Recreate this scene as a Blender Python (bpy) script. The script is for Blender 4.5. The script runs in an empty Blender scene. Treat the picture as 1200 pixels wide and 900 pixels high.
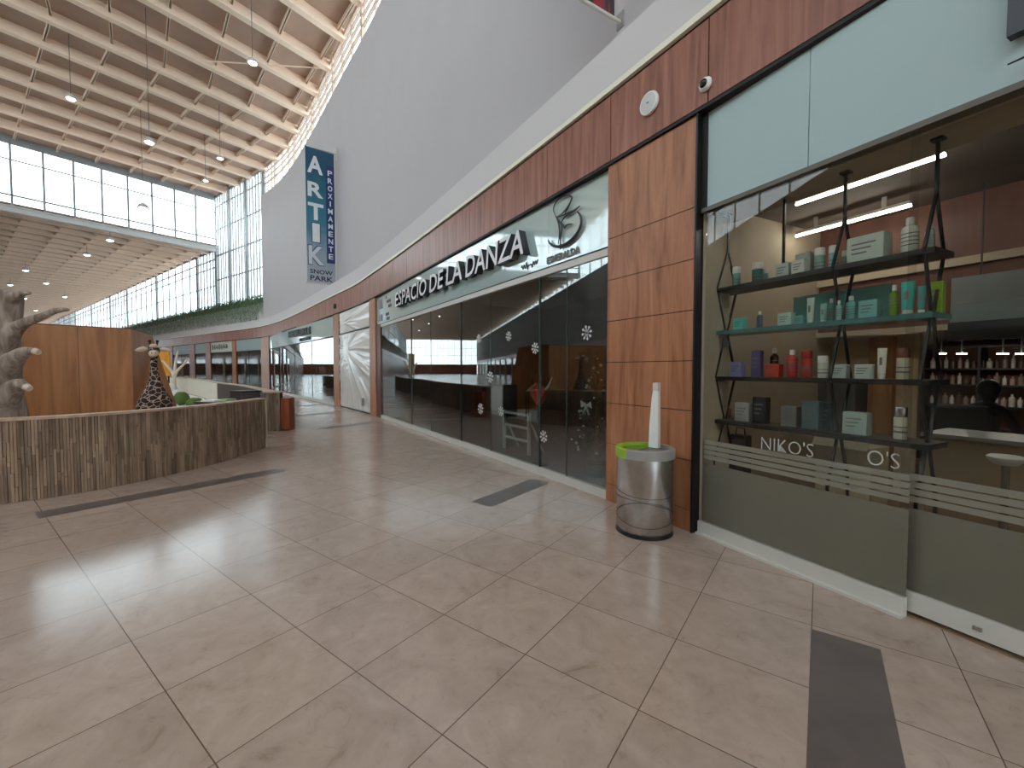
import bpy, bmesh, math, random
import numpy as np
from mathutils import Vector, Matrix
random.seed(7)
sc = bpy.context.scene
COL = sc.collection
PI = math.pi

# ------------------------------------------------------------------ camera, world, exposure
F_PX, PITCH, EYE = 490.0, math.atan(17 / 490.0), 1.5
cam_d = bpy.data.cameras.new('camera'); cam = bpy.data.objects.new('camera', cam_d); COL.objects.link(cam)
cam_d.sensor_fit = 'HORIZONTAL'; cam_d.sensor_width = 36.0; cam_d.lens = 36.0 * F_PX / 1200.0
cam_d.clip_start = 0.05; cam_d.clip_end = 400
cam.location = (0, 0, EYE); cam.rotation_euler = (PI / 2 - PITCH, 0, 0)
sc.camera = cam
w = bpy.data.worlds.new('overcast_sky'); sc.world = w; w.use_nodes = True
bg = w.node_tree.nodes['Background']
bg.inputs[0].default_value = (0.9, 0.965, 1.0, 1); bg.inputs[1].default_value = 3.6
sc.view_settings.view_transform = 'Standard'; sc.view_settings.look = 'None'
sc.view_settings.gamma = 1.0; sc.view_settings.use_curve_mapping = False
sc.view_settings.exposure = 0.6
sc.cycles.max_bounces = 10; sc.cycles.transparent_max_bounces = 24
sc.cycles.diffuse_bounces = 5; sc.cycles.glossy_bounces = 4
sc.cycles.caustics_reflective = False; sc.cycles.caustics_refractive = False
sc.cycles.sample_clamp_indirect = 6.0

# ------------------------------------------------------------------ plan geometry of the hall
ANG = math.radians(53.6)
EA = np.array([-math.sin(ANG), math.cos(ANG)])      # along the hall
EB = np.array([math.cos(ANG), math.sin(ANG)])       # across the hall
def UV(u, v): return EA * u + EB * v
CTRL = [(9.6, -11.5), (7.1, -6.6), (4.39, -1.6), (1.69, 3.78), (-4.03, 12.88), (-7.35, 17.45), (-16.6, 28.7), (-25.4, 35.4),
        (-33.7, 41.4), (-49.8, 53.3), (-65.9, 65.2), (-82.0, 77.1), (-98.0, 89.0), (-114.1, 100.9), (-130.2, 112.8)]
def _catmull():
    P = [np.array(p) for p in CTRL]; out = []
    for i in range(1, len(P) - 2):
        p0, p1, p2, p3 = P[i - 1:i + 3]
        n = int(np.linalg.norm(p2 - p1) / .1)
        for k in range(n):
            t = k / n
            out.append(.5 * ((2 * p1) + (p2 - p0) * t + (2 * p0 - 5 * p1 + 4 * p2 - p3) * t * t + (3 * p1 - p0 - 3 * p2 + p3) * t ** 3))
    return np.array(out)
CRV = _catmull()
CS = np.concatenate([[0], np.cumsum(np.linalg.norm(np.diff(CRV, axis=0), axis=1))])
SMAX = CS[-1]
def FP(s): return np.array([np.interp(s, CS, CRV[:, 0]), np.interp(s, CS, CRV[:, 1])])
def FT(s):
    d = FP(min(s + .6, SMAX)) - FP(max(s - .6, 0)); return d / np.linalg.norm(d)
def FN(s):
    t = FT(s); return np.array([-t[1], t[0]])          # towards the hall
def C(s, o=0.0): return FP(s) + FN(s) * o
def S(px, o=0.0):
    a = (px - 600) / F_PX
    best = None
    lo = np.searchsorted(CRV[:, 1] < 1.2, False)
    f = lambda s: (lambda p: p[0] - a * p[1])(C(s, o))
    ss = np.arange(CS[lo], SMAX, .4); vals = [f(s) for s in ss]
    for i in range(len(ss) - 1):
        if vals[i] * vals[i + 1] <= 0 and C(ss[i], o)[1] > 1:
            a0, b0 = ss[i], ss[i + 1]
            for _ in range(30):
                m = .5 * (a0 + b0)
                if f(a0) * f(m) <= 0: b0 = m
                else: a0 = m
            return .5 * (a0 + b0)
    raise ValueError(px)
def zat(py, P):
    """height of a point standing over plan position P that the lens sees at row py"""
    b = -(py - 450) / F_PX
    dy = math.cos(PITCH) + b * math.sin(PITCH); dz = -math.sin(PITCH) + b * math.cos(PITCH)
    return EYE + P[1] / dy * dz
def gnd(px, py, z=0.0):
    a = (px - 600) / F_PX; b = -(py - 450) / F_PX
    d = np.array([a, math.cos(PITCH) + b * math.sin(PITCH), -math.sin(PITCH) + b * math.cos(PITCH)])
    t = (z - EYE) / d[2]; return np.array([d[0] * t, d[1] * t])

# ------------------------------------------------------------------ mesh helpers
class MB:
    def __init__(s): s.v, s.f, s.m = [], [], []; s.mi = 0
    def add(s, vs, fs):
        b = len(s.v); s.v += [tuple(map(float, p)) for p in vs]
        for f in fs: s.f.append(tuple(b + i for i in f)); s.m.append(s.mi)
        return s
    def box(s, c, d, rz=0.0, M=None):
        x, y, z = d[0] / 2, d[1] / 2, d[2] / 2
        vs = [(-x, -y, -z), (x, -y, -z), (x, y, -z), (-x, y, -z), (-x, -y, z), (x, -y, z), (x, y, z), (-x, y, z)]
        R = M if M is not None else Matrix.Rotation(rz, 3, 'Z')
        vs = [R @ Vector(p) + Vector(c) for p in vs]
        return s.add(vs, [(0, 3, 2, 1), (4, 5, 6, 7), (0, 1, 5, 4), (1, 2, 6, 5), (2, 3, 7, 6), (3, 0, 4, 7)])
    def span(s, x0, x1, y0, y1, z0, z1):
        return s.box(((x0 + x1) / 2, (y0 + y1) / 2, (z0 + z1) / 2), (abs(x1 - x0), abs(y1 - y0), abs(z1 - z0)))
    def chamfer(s, c, d, e):
        """box with bevelled vertical and top edges"""
        x, y = d[0] / 2, d[1] / 2; z0, z1 = c[2] - d[2] / 2, c[2] + d[2] / 2
        def ring(q, z): return [(c[0] + a, c[1] + b, z) for a, b in
            [(-x + q, -y), (x - q, -y), (x, -y + q), (x, y - q), (x - q, y), (-x + q, y), (-x, y - q), (-x, -y + q)]]
        r0 = ring(e, z0); r1 = ring(e, z1 - e)
        xx, yy = x - e * .7, y - e * .7
        r2 = [(c[0] + a, c[1] + b, z1) for a, b in [(-xx + e, -yy), (xx - e, -yy), (xx, -yy + e), (xx, yy - e), (xx - e, yy), (-xx + e, yy), (-xx, yy - e), (-xx, -yy + e)]]
        return s.loft([r0, r1, r2])
    def loft(s, rings, caps=True):
        n = len(rings[0]); vs = [p for r in rings for p in r]; fs = []
        for k in range(len(rings) - 1):
            for i in range(n):
                j = (i + 1) % n; fs.append((k * n + i, k * n + j, (k + 1) * n + j, (k + 1) * n + i))
        if caps: fs.append(tuple(reversed(range(n)))); fs.append(tuple((len(rings) - 1) * n + i for i in range(n)))
        return s.add(vs, fs)
    def prism(s, poly, z0, z1):
        return s.loft([[(p[0], p[1], z0) for p in poly], [(p[0], p[1], z1) for p in poly]])
    def lathe(s, prof, c=(0, 0, 0), n=20, sx=1.0, sy=1.0, caps=True):
        return s.loft([[(c[0] + r * sx * math.cos(2 * PI * i / n), c[1] + r * sy * math.sin(2 * PI * i / n), c[2] + z) for i in range(n)] for r, z in prof], caps)
    def tube(s, pts, r, n=8, caps=True):
        pts = [Vector(p) for p in pts]; rs = r if isinstance(r, (list, tuple)) else [r] * len(pts)
        rings = []; up = None
        for i, p in enumerate(pts):
            d = (pts[min(i + 1, len(pts) - 1)] - pts[max(i - 1, 0)]).normalized()
            if up is None: up = Vector((0, 0, 1)) if abs(d.z) < .9 else Vector((1, 0, 0))
            a = d.cross(up)
            if a.length < 1e-4: a = d.orthogonal()
            a.normalize(); b = a.cross(d).normalized(); up = b
            rings.append([p + a * rs[i] * math.cos(2 * PI * k / n) + b * rs[i] * math.sin(2 * PI * k / n) for k in range(n)])
        return s.loft(rings, caps)
    def bar(s, a, b, wd, dp):
        """square bar between two points"""
        a, b = Vector(a), Vector(b); d = (b - a); L = d.length; d.normalize()
        u = Vector((0, 0, 1)) if abs(d.z) < .95 else Vector((0, 1, 0))
        x = d.cross(u).normalized(); y = x.cross(d).normalized()
        vs = []
        for p in (a, b):
            for i, j in ((-1, -1), (1, -1), (1, 1), (-1, 1)): vs.append(p + x * i * wd / 2 + y * j * dp / 2)
        return s.loft([vs[:4], vs[4:]])
    def ball(s, c, r, n=14, m=9, sz=1.0, jit=0.0):
        rings = []
        for k in range(1, m):
            th = PI * k / m
            rings.append([(c[0] + r * math.sin(th) * math.cos(2 * PI * i / n) * (1 + random.uniform(-jit, jit)),
                           c[1] + r * math.sin(th) * math.sin(2 * PI * i / n) * (1 + random.uniform(-jit, jit)),
                           c[2] - r * sz * math.cos(th) * (1 + random.uniform(-jit, jit))) for i in range(n)])
        return s.loft(rings)
    def ribbon(s, s0, s1, of, ob, z0, z1, step=.5):
        """solid band that follows the curved frontage"""
        n = max(1, int(math.ceil((s1 - s0) / step))); rings = []
        for k in range(n + 1):
            q = s0 + (s1 - s0) * k / n; a, b = C(q, of), C(q, ob)
            rings.append([(a[0], a[1], z0), (a[0], a[1], z1), (b[0], b[1], z1), (b[0], b[1], z0)])
        return s.loft(rings)
    def chord(s, s0, s1, of, ob, z0, z1):
        return s.ribbon(s0, s1, of, ob, z0, z1, step=1e6)

def link(name, mb, mats, parent=None, loc=(0, 0, 0), rz=0.0, smooth=False):
    me = bpy.data.meshes.new(name)
    if isinstance(mb, MB):
        me.from_pydata(mb.v, [], mb.f)
        bm = bmesh.new(); bm.from_mesh(me); bmesh.ops.recalc_face_normals(bm, faces=bm.faces); bm.to_mesh(me); bm.free()
    else: me = mb; me.materials.clear()
    if not isinstance(mats, (list, tuple)): mats = [mats]
    for m in mats: me.materials.append(m)
    if isinstance(mb, MB) and max(mb.m, default=0) > 0: me.polygons.foreach_set('material_index', mb.m)
    if smooth:
        me.polygons.foreach_set('use_smooth', [True] * len(me.polygons))
        try: me.set_sharp_from_angle(angle=math.radians(smooth if smooth > 1 else 40))
        except Exception: pass
    me.update()
    o = bpy.data.objects.new(name, me); COL.objects.link(o)
    o.location = loc; o.rotation_euler = (0, 0, rz)
    if parent is not None: o.parent = parent
    return o
def tag(o, label=None, cat=None, group=None, kind=None):
    if label: o['label'] = label
    if cat: o['category'] = cat
    if group: o['group'] = group
    if kind: o['kind'] = kind
    return o
def thing(name, label, cat, loc=(0, 0, 0), rz=0.0, group=None):
    o = bpy.data.objects.new(name, None); COL.objects.link(o); o.empty_display_size = .1
    o.location = loc; o.rotation_euler = (0, 0, rz)
    return tag(o, label, cat, group)
def struct(name, mb, mats, parent=None, label=None, smooth=False, loc=(0, 0, 0), rz=0.0):
    o = link(name, mb, mats, parent, loc, rz, smooth)
    if parent is None: o['kind'] = 'structure'
    if label: o['label'] = label
    return o
def copy_tree(o, parent=None):
    c = o.copy(); COL.objects.link(c)
    if parent is not None: c.parent = parent
    for ch in list(o.children): copy_tree(ch, c)
    return c
def wall_frame(s, o=0.0):
    """plan origin and turn of a frame on the frontage: +x along it to the viewer's right, +y into the wall"""
    p = C(s, o); t = -FT(s); return p, math.atan2(t[1], t[0])
def text_mesh(body, size, extrude=.01, offset=0.0, shear=0.0, align='LEFT', spacing=1.0, upright=True, bevel=0.0):
    cu = bpy.data.curves.new('lettering', 'FONT'); cu.body = body; cu.size = size; cu.extrude = extrude; cu.offset = offset
    cu.shear = shear; cu.align_x = align; cu.space_character = spacing; cu.resolution_u = 3; cu.bevel_depth = bevel
    ob = bpy.data.objects.new('lettering', cu); COL.objects.link(ob)
    bpy.context.view_layer.update()
    me = bpy.data.meshes.new_from_object(ob.evaluated_get(bpy.context.evaluated_depsgraph_get()))
    bpy.data.objects.remove(ob); bpy.data.curves.remove(cu)
    if upright: me.transform(Matrix(((1, 0, 0, 0), (0, 0, -1, 0), (0, 1, 0, 0), (0, 0, 0, 1))))
    return me
def fit_mesh(me, x0, x1, z0, z1):
    co = np.array([v.co for v in me.vertices]); lo, hi = co.min(0), co.max(0)
    sx = (x1 - x0) / max(hi[0] - lo[0], 1e-6); sz = (z1 - z0) / max(hi[2] - lo[2], 1e-6)
    for v in me.vertices: v.co = (x0 + (v.co.x - lo[0]) * sx, v.co.y, z0 + (v.co.z - lo[2]) * sz)
    return me
def skin(name, verts, edges, radii, mat, parent=None, loc=(0, 0, 0), rz=0.0, sub=2, root=0):
    me = bpy.data.meshes.new(name); me.from_pydata(verts, edges, []); me.materials.append(mat)
    o = bpy.data.objects.new(name, me); COL.objects.link(o); o.location = loc; o.rotation_euler = (0, 0, rz)
    if parent is not None: o.parent = parent
    if not me.skin_vertices: bpy.data.meshes[me.name].attributes if False else None
    md = o.modifiers.new('skin', 'SKIN'); md.use_smooth_shade = True
    if not me.skin_vertices:
        bm = bmesh.new(); bm.from_mesh(me); bm.verts.layers.skin.verify(); bm.to_mesh(me); bm.free()
    for i, sv in enumerate(me.skin_vertices[0].data):
        r = radii[i]; sv.radius = (r, r) if not isinstance(r, tuple) else r; sv.use_root = (i == root)
    md2 = o.modifiers.new('sub', 'SUBSURF'); md2.levels = sub; md2.render_levels = sub
    return o

# ------------------------------------------------------------------ materials
def nodes(name):
    m = bpy.data.materials.new(name); m.use_nodes = True; nt = m.node_tree
    b = nt.nodes['Principled BSDF']; return m, nt, b
def N(nt, typ, **kw):
    n = nt.nodes.new(typ)
    for k, v in kw.items(): setattr(n, k, v)
    return n
def L(nt, a, b): nt.links.new(a, b)
def coords(nt, scale=(1, 1, 1), out='Object'):
    tc = N(nt, 'ShaderNodeTexCoord'); mp = N(nt, 'ShaderNodeMapping'); mp.inputs['Scale'].default_value = scale
    L(nt, tc.outputs[out], mp.inputs[0]); return mp.outputs[0]
def ramp(nt, fac, stops):
    r = N(nt, 'ShaderNodeValToRGB'); e = r.color_ramp.elements
    while len(e) < len(stops): e.new(.5)
    for q, (p, c) in zip(e, stops): q.position = p; q.color = (*c, 1)
    L(nt, fac, r.inputs[0]); return r.outputs[0]
def srgb(r, g, b):
    f = lambda c: c / 12.92 if c <= .04045 else ((c + .055) / 1.055) ** 2.4
    return (f(r / 255), f(g / 255), f(b / 255))
def pm(name, col, rough=.5, metal=0.0, var=.06, scale=6.0, spec=.5, bump=0.0):
    m, nt, b = nodes(name)
    nz = N(nt, 'ShaderNodeTexNoise'); nz.inputs['Scale'].default_value = scale; nz.inputs['Detail'].default_value = 4
    L(nt, coords(nt), nz.inputs['Vector'])
    L(nt, ramp(nt, nz.outputs[0], [(.25, tuple(max(0, c * (1 - var)) for c in col)), (.75, tuple(min(1, c * (1 + var)) for c in col))]), b.inputs['Base Color'])
    b.inputs['Roughness'].default_value = rough; b.inputs['Metallic'].default_value = metal; b.inputs['Specular IOR Level'].default_value = spec
    if bump:
        bp = N(nt, 'ShaderNodeBump'); bp.inputs['Strength'].default_value = bump; bp.inputs['Distance'].default_value = .02
        L(nt, nz.outputs[0], bp.inputs['Height']); L(nt, bp.outputs[0], b.inputs['Normal'])
    return m
def wood(name, dark, mid, light, gs=(9, 9, .5), rough=.4, spec=.4, island=.0):
    m, nt, b = nodes(name)
    nz = N(nt, 'ShaderNodeTexNoise'); nz.inputs['Scale'].default_value = 1.6; nz.inputs['Detail'].default_value = 6; nz.inputs['Roughness'].default_value = .6
    nz.inputs['Distortion'].default_value = .6
    L(nt, coords(nt, gs), nz.inputs['Vector'])
    c = ramp(nt, nz.outputs[0], [(.3, dark), (.5, mid), (.72, light)])
    if island:
        g = N(nt, 'ShaderNodeNewGeometry'); mr = N(nt, 'ShaderNodeMapRange')
        mr.inputs['To Min'].default_value = 1 - island; mr.inputs['To Max'].default_value = 1 + island
        L(nt, g.outputs['Random Per Island'], mr.inputs['Value'])
        mx = N(nt, 'ShaderNodeVectorMath', operation='SCALE'); L(nt, c, mx.inputs[0]); L(nt, mr.outputs[0], mx.inputs['Scale']); c = mx.outputs[0]
    L(nt, c, b.inputs['Base Color'])
    b.inputs['Roughness'].default_value = rough; b.inputs['Specular IOR Level'].default_value = spec
    return m
def emis(name, col, strength):
    m, nt, b = nodes(name); nt.nodes.remove(b); e = N(nt, 'ShaderNodeEmission'); e.inputs[0].default_value = (*col, 1); e.inputs[1].default_value = strength
    L(nt, e.outputs[0], nt.nodes['Material Output'].inputs[0]); return m
def glass(name, tint=(.93, .97, .96), ior=1.5, rough=0.0):
    m, nt, b = nodes(name); nt.nodes.remove(b)
    g = N(nt, 'ShaderNodeNewGeometry'); mu = N(nt, 'ShaderNodeMath', operation='MULTIPLY_ADD'); mu.inputs[1].default_value = -2; mu.inputs[2].default_value = 1
    L(nt, g.outputs['Backfacing'], mu.inputs[0])
    pw = N(nt, 'ShaderNodeMath', operation='POWER'); pw.inputs[0].default_value = ior; L(nt, mu.outputs[0], pw.inputs[1])
    fr = N(nt, 'ShaderNodeFresnel'); L(nt, pw.outputs[0], fr.inputs['IOR'])
    tr = N(nt, 'ShaderNodeBsdfTransparent'); tr.inputs[0].default_value = (*tint, 1)
    gl = N(nt, 'ShaderNodeBsdfGlossy'); gl.inputs['Roughness'].default_value = rough
    mx = N(nt, 'ShaderNodeMixShader'); L(nt, fr.outputs[0], mx.inputs[0]); L(nt, tr.outputs[0], mx.inputs[1]); L(nt, gl.outputs[0], mx.inputs[2])
    L(nt, mx.outputs[0], nt.nodes['Material Output'].inputs[0]); return m
def film(name, col, alpha, rough=.4):
    """frosted vinyl: part diffuse, part see-through"""
    m, nt, b = nodes(name)
    b.inputs['Base Color'].default_value = (*col, 1); b.inputs['Roughness'].default_value = rough
    tr = N(nt, 'ShaderNodeBsdfTransparent'); tl = N(nt, 'ShaderNodeBsdfTranslucent'); tl.inputs[0].default_value = (*col, 1)
    m1 = N(nt, 'ShaderNodeMixShader'); m1.inputs[0].default_value = .3; L(nt, b.outputs[0], m1.inputs[1]); L(nt, tl.outputs[0], m1.inputs[2])
    m2 = N(nt, 'ShaderNodeMixShader'); m2.inputs[0].default_value = alpha; L(nt, tr.outputs[0], m2.inputs[1]); L(nt, m1.outputs[0], m2.inputs[2])
    L(nt, m2.outputs[0], nt.nodes['Material Output'].inputs[0]); return m
def floor_material():
    m, nt, b = nodes('floor_tiles')
    tc = N(nt, 'ShaderNodeTexCoord'); sp = N(nt, 'ShaderNodeSeparateXYZ'); L(nt, tc.outputs['Object'], sp.inputs[0])
    def cell(sock, off, size):
        a = N(nt, 'ShaderNodeMath', operation='SUBTRACT'); a.inputs[1].default_value = off; L(nt, sock, a.inputs[0])
        d = N(nt, 'ShaderNodeMath', operation='DIVIDE'); d.inputs[1].default_value = size; L(nt, a.outputs[0], d.inputs[0])
        fl = N(nt, 'ShaderNodeMath', operation='FLOOR'); L(nt, d.outputs[0], fl.inputs[0])
        fr = N(nt, 'ShaderNodeMath', operation='FRACT'); L(nt, d.outputs[0], fr.inputs[0])
        pp = N(nt, 'ShaderNodeMath', operation='PINGPONG'); pp.inputs[1].default_value = .5; L(nt, fr.outputs[0], pp.inputs[0])
        return fl.outputs[0], pp.outputs[0]
    iu, du = cell(sp.outputs[0], .01, .605); iv, dv = cell(sp.outputs[1], .57, .602)
    mn = N(nt, 'ShaderNodeMath', operation='MINIMUM'); L(nt, du, mn.inputs[0]); L(nt, dv, mn.inputs[1])
    gr = N(nt, 'ShaderNodeMath', operation='LESS_THAN'); gr.inputs[1].default_value = .0042; L(nt, mn.outputs[0], gr.inputs[0])
    cb = N(nt, 'ShaderNodeCombineXYZ'); L(nt, iu, cb.inputs[0]); L(nt, iv, cb.inputs[1])
    wn = N(nt, 'ShaderNodeTexWhiteNoise', noise_dimensions='2D'); L(nt, cb.outputs[0], wn.inputs['Vector'])
    sh = N(nt, 'ShaderNodeVectorMath', operation='SCALE'); sh.inputs['Scale'].default_value = 40; L(nt, wn.outputs['Color'], sh.inputs[0])
    ad = N(nt, 'ShaderNodeVectorMath', operation='ADD'); L(nt, tc.outputs['Object'], ad.inputs[0]); L(nt, sh.outputs[0], ad.inputs[1])
    n1 = N(nt, 'ShaderNodeTexNoise'); n1.inputs['Scale'].default_value = 3.2; n1.inputs['Detail'].default_value = 9; n1.inputs['Roughness'].default_value = .66; n1.inputs['Distortion'].default_value = 1.3
    L(nt, ad.outputs[0], n1.inputs['Vector'])
    c = ramp(nt, n1.outputs[0], [(.27, srgb(157, 135, 121)), (.38, srgb(177, 156, 142)), (.6, srgb(187, 166, 152)), (.8, srgb(195, 177, 163))])
    n3 = N(nt, 'ShaderNodeTexNoise'); n3.inputs['Scale'].default_value = 11; n3.inputs['Detail'].default_value = 10; n3.inputs['Roughness'].default_value = .75; n3.inputs['Distortion'].default_value = .8; L(nt, ad.outputs[0], n3.inputs['Vector'])
    c2 = ramp(nt, n3.outputs[0], [(.33, (.8, .78, .77)), (.43, (.97, .97, .97)), (.7, (1.03, 1.03, 1.03))])
    mm = N(nt, 'ShaderNodeVectorMath', operation='MULTIPLY'); L(nt, c, mm.inputs[0]); L(nt, c2, mm.inputs[1]); c = mm.outputs[0]
    mr = N(nt, 'ShaderNodeMapRange'); mr.inputs['To Min'].default_value = .93; mr.inputs['To Max'].default_value = 1.04; L(nt, wn.outputs['Value'], mr.inputs['Value'])
    sc_ = N(nt, 'ShaderNodeVectorMath', operation='SCALE'); L(nt, c, sc_.inputs[0]); L(nt, mr.outputs[0], sc_.inputs['Scale'])
    mx = N(nt, 'ShaderNodeMix', data_type='RGBA'); L(nt, gr.outputs[0], mx.inputs[0]); L(nt, sc_.outputs[0], mx.inputs[6]); mx.inputs[7].default_value = (*srgb(104, 86, 74), 1)
    L(nt, mx.outputs[2], b.inputs['Base Color'])
    n2 = N(nt, 'ShaderNodeMapRange'); n2.inputs['To Min'].default_value = .12; n2.inputs['To Max'].default_value = .24; L(nt, n1.outputs[0], n2.inputs['Value'])
    L(nt, n2.outputs[0], b.inputs['Roughness']); b.inputs['Specular IOR Level'].default_value = .5
    return m
M = {}
M['floor'] = floor_material()
M['dark_tile'] = pm('dark_stone_tile', srgb(104, 94, 90), .3, var=.16, scale=5)
M['fascia'] = wood('fascia_veneer', srgb(118, 72, 56), srgb(150, 96, 78), srgb(172, 116, 95), (7, 7, .45), .38)
M['pier'] = wood('pier_veneer', srgb(134, 82, 54), srgb(170, 112, 78), srgb(190, 134, 98), (6, 6, .6), .38)
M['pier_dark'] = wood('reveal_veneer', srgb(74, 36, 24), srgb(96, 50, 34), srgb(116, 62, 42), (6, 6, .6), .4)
M['grey_wall'] = pm('grey_plaster', srgb(193, 188, 189), .75, var=.02, scale=.8, spec=.2)
M['white_wall'] = pm('white_plaster', srgb(212, 207, 206), .75, var=.02, scale=.8, spec=.2)
M['white_trim'] = pm('white_painted_metal', srgb(206, 202, 194), .4, var=.02)
M['cream_trim'] = pm('cream_cornice', srgb(238, 234, 214), .5, var=.02)
M['dark_gap'] = pm('dark_shadow_gap', srgb(28, 22, 20), .6)
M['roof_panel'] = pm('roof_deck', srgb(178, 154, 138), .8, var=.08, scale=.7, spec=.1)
M['roof_beam'] = pm('painted_steel_beige', srgb(240, 216, 194), .6, var=.03, scale=1.5, spec=.2)
M['mullion'] = pm('grey_aluminium', srgb(140, 144, 146), .45, var=.03)
M['mullion_warm'] = pm('beige_steel', srgb(205, 182, 165), .5, var=.03)
M['sky_glass'] = glass('clerestory_glass', (.93, .98, 1.0), 1.4)
M['shop_glass'] = glass('storefront_glass', (.82, .87, .85), 2.25)
M['clear_glass'] = glass('salon_glass', (.91, .91, .88), 1.42)
M['sign_panel'] = pm('back_painted_glass', srgb(176, 198, 196), .05, var=.02, scale=.6, spec=1.0)
M['sign_panel'].node_tree.nodes['Principled BSDF'].inputs['IOR'].default_value = 1.75
M['sign_matte'] = pm('matte_back_painted_glass', srgb(176, 196, 196), .5, var=.02, scale=.6, spec=.4)
M['black'] = pm('black_paint', srgb(20, 19, 20), .45)
M['steel'] = pm('brushed_steel', (.52, .5, .48), .27, metal=1.0, var=.1, scale=25)
M['grey_plastic'] = pm('grey_plastic', srgb(150, 146, 142), .4)
M['lime_plastic'] = pm('lime_plastic', srgb(150, 190, 50), .4)

# ------------------------------------------------------------------ floor
fl = MB()
poly = [UV(-20, -12), UV(-20, 24), UV(106, 24), UV(106, -12)]
def loc_uv(P): return (P @ EA, P @ EB)
c4 = [(-20, -15), (150, -15), (150, 26), (-20, 26)]
fl.add([(a, b, 0) for a, b in c4] + [(a, b, -.1) for a, b in c4], [(0, 1, 2, 3), (7, 6, 5, 4), (0, 4, 5, 1), (1, 5, 6, 2), (2, 6, 7, 3), (3, 7, 4, 0)])
fl.mi = 1
for u0, u1, v0, v1 in [(-.29, .012, -1.2, 2.935), (2.86, 3.16, 3.5, 4.72), (6.3, 6.6, .52, 2.95), (10.0, 10.3, 5.6, 7.2), (9.95, 10.25, 2.0, 4.4), (13.5, 13.8, 6.4, 8.6), (13.5, 13.8, 3.2, 5.0), (17.1, 17.4, 7.4, 9.6)]:
    fl.span(u0, u1, v0, v1, .0002, .0012)
floor = struct('floor', fl, [M['floor'], M['dark_tile']])
# the floor mesh lies in (along the hall, across the hall); EA x EB points down, so mirror the across axis into the turn
for v in floor.data.vertices:
    P = UV(v.co.x, v.co.y); v.co.x, v.co.y = P[0], P[1]
# a material frame aligned with the tiling
mp_nodes = [n for n in M['floor'].node_tree.nodes if n.type == 'TEX_COORD']
def retile(nt):
    tc = [n for n in nt.nodes if n.type == 'TEX_COORD'][0]
    da = N(nt, 'ShaderNodeVectorMath', operation='DOT_PRODUCT'); da.inputs[1].default_value = (*EA, 0)
    db = N(nt, 'ShaderNodeVectorMath', operation='DOT_PRODUCT'); db.inputs[1].default_value = (*EB, 0)
    cb = N(nt, 'ShaderNodeCombineXYZ')
    outs = [l.to_socket for l in tc.outputs['Object'].links]
    for l in list(tc.outputs['Object'].links): nt.links.remove(l)
    L(nt, tc.outputs['Object'], da.inputs[0]); L(nt, tc.outputs['Object'], db.inputs[0])
    L(nt, da.outputs['Value'], cb.inputs[0]); L(nt, db.outputs['Value'], cb.inputs[1])
    for s_ in outs: L(nt, cb.outputs[0], s_)
retile(M['floor'].node_tree)
bm = bmesh.new(); bm.from_mesh(floor.data); bmesh.ops.recalc_face_normals(bm, faces=bm.faces); bm.to_mesh(floor.data); bm.free()

# ------------------------------------------------------------------ key stations along the frontage
SN0, SN1 = 5.2, S(820)                       # salon front (right of frame .. pier)
SP0, SP1 = S(818), S(713)                    # big wooden pier
SE0, SE1 = S(713), S(446)                    # dance shop
ST0, ST1 = S(441.5), S(434.5)                  # thin wooden pier
SW0, SW1 = S(434.5), S(398.5)                # shop front under plastic sheeting
SQ0, SQ1 = S(398.5), S(392)
SC0, SC1 = S(392), S(316)                    # far shop
SR0, SR1 = S(316), S(307)
SD0, SD1 = S(307), S(277.5)
SU0, SU1 = S(277.5), S(273)
SF0, SF1 = S(273), S(247.5)
SV0, SV1 = S(247.5), S(242)
SG0, SG1 = S(242), S(229)
SX0, SX1 = S(229), S(223)
SH0, SH1 = S(223), S(203)
SY0, SY1 = S(203), S(199)
SI0, SI1 = S(199), S(182)
Z_F0, Z_F1, Z_L = 3.8, 4.5, 5.08             # fascia bottom, fascia top, ledge top
Z_GL = 2.9                                   # top of the glass, bottom of the sign band
S_END = S(310, -.75)                               # where the white wall ends and the planting begins
S_COR = S(257, -1.0)                         # corner with the end window
S_FAR = SMAX - .5
Z_ROOF, Z_LOW, Z_WALL = 16.2, 11.75, 14.4

# fascia: butt-jointed veneer boards along the curve
fb = MB(); q = 1.0
while q < S_FAR:
    q2 = min(q + (1.18 if q < 45 else 2.4), S_FAR); fb.ribbon(q + .006, q2 - .006, .06, -.2, Z_F0, Z_F1, .4); q = q2
struct('trim_1', fb, M['fascia'])
gp = MB(); gp.ribbon(1.0, S_FAR, .045, -.2, Z_F1 - .004, Z_F1 + .03); gp.ribbon(1.0, S_FAR, .052, -.15, Z_F0 - .03, Z_F0 + .004)
struct('trim_2', gp, M['dark_gap'])
cr = MB(); cr.ribbon(1.0, S_FAR, .09, -.2, Z_F1 + .03, Z_F1 + .09)
struct('trim_3', cr, M['cream_trim'])
ld = MB(); ld.ribbon(1.0, S_FAR, .05, -1.3, Z_F1 + .09, Z_L)
struct('wall_ledge', ld, M['white_wall'])
uw = MB(); uw.ribbon(1.0, S_END, -.75, -.95, Z_L - .02, Z_WALL)
struct('wall_right', uw, M['grey_wall'], smooth=30)
pw_ = MB(); pw_.ribbon(S(310, -.82), S_FAR, -.82, -.98, Z_L - .02, 6.95)
struct('wall_planting_parapet', pw_, M['white_wall'], smooth=30)

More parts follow.
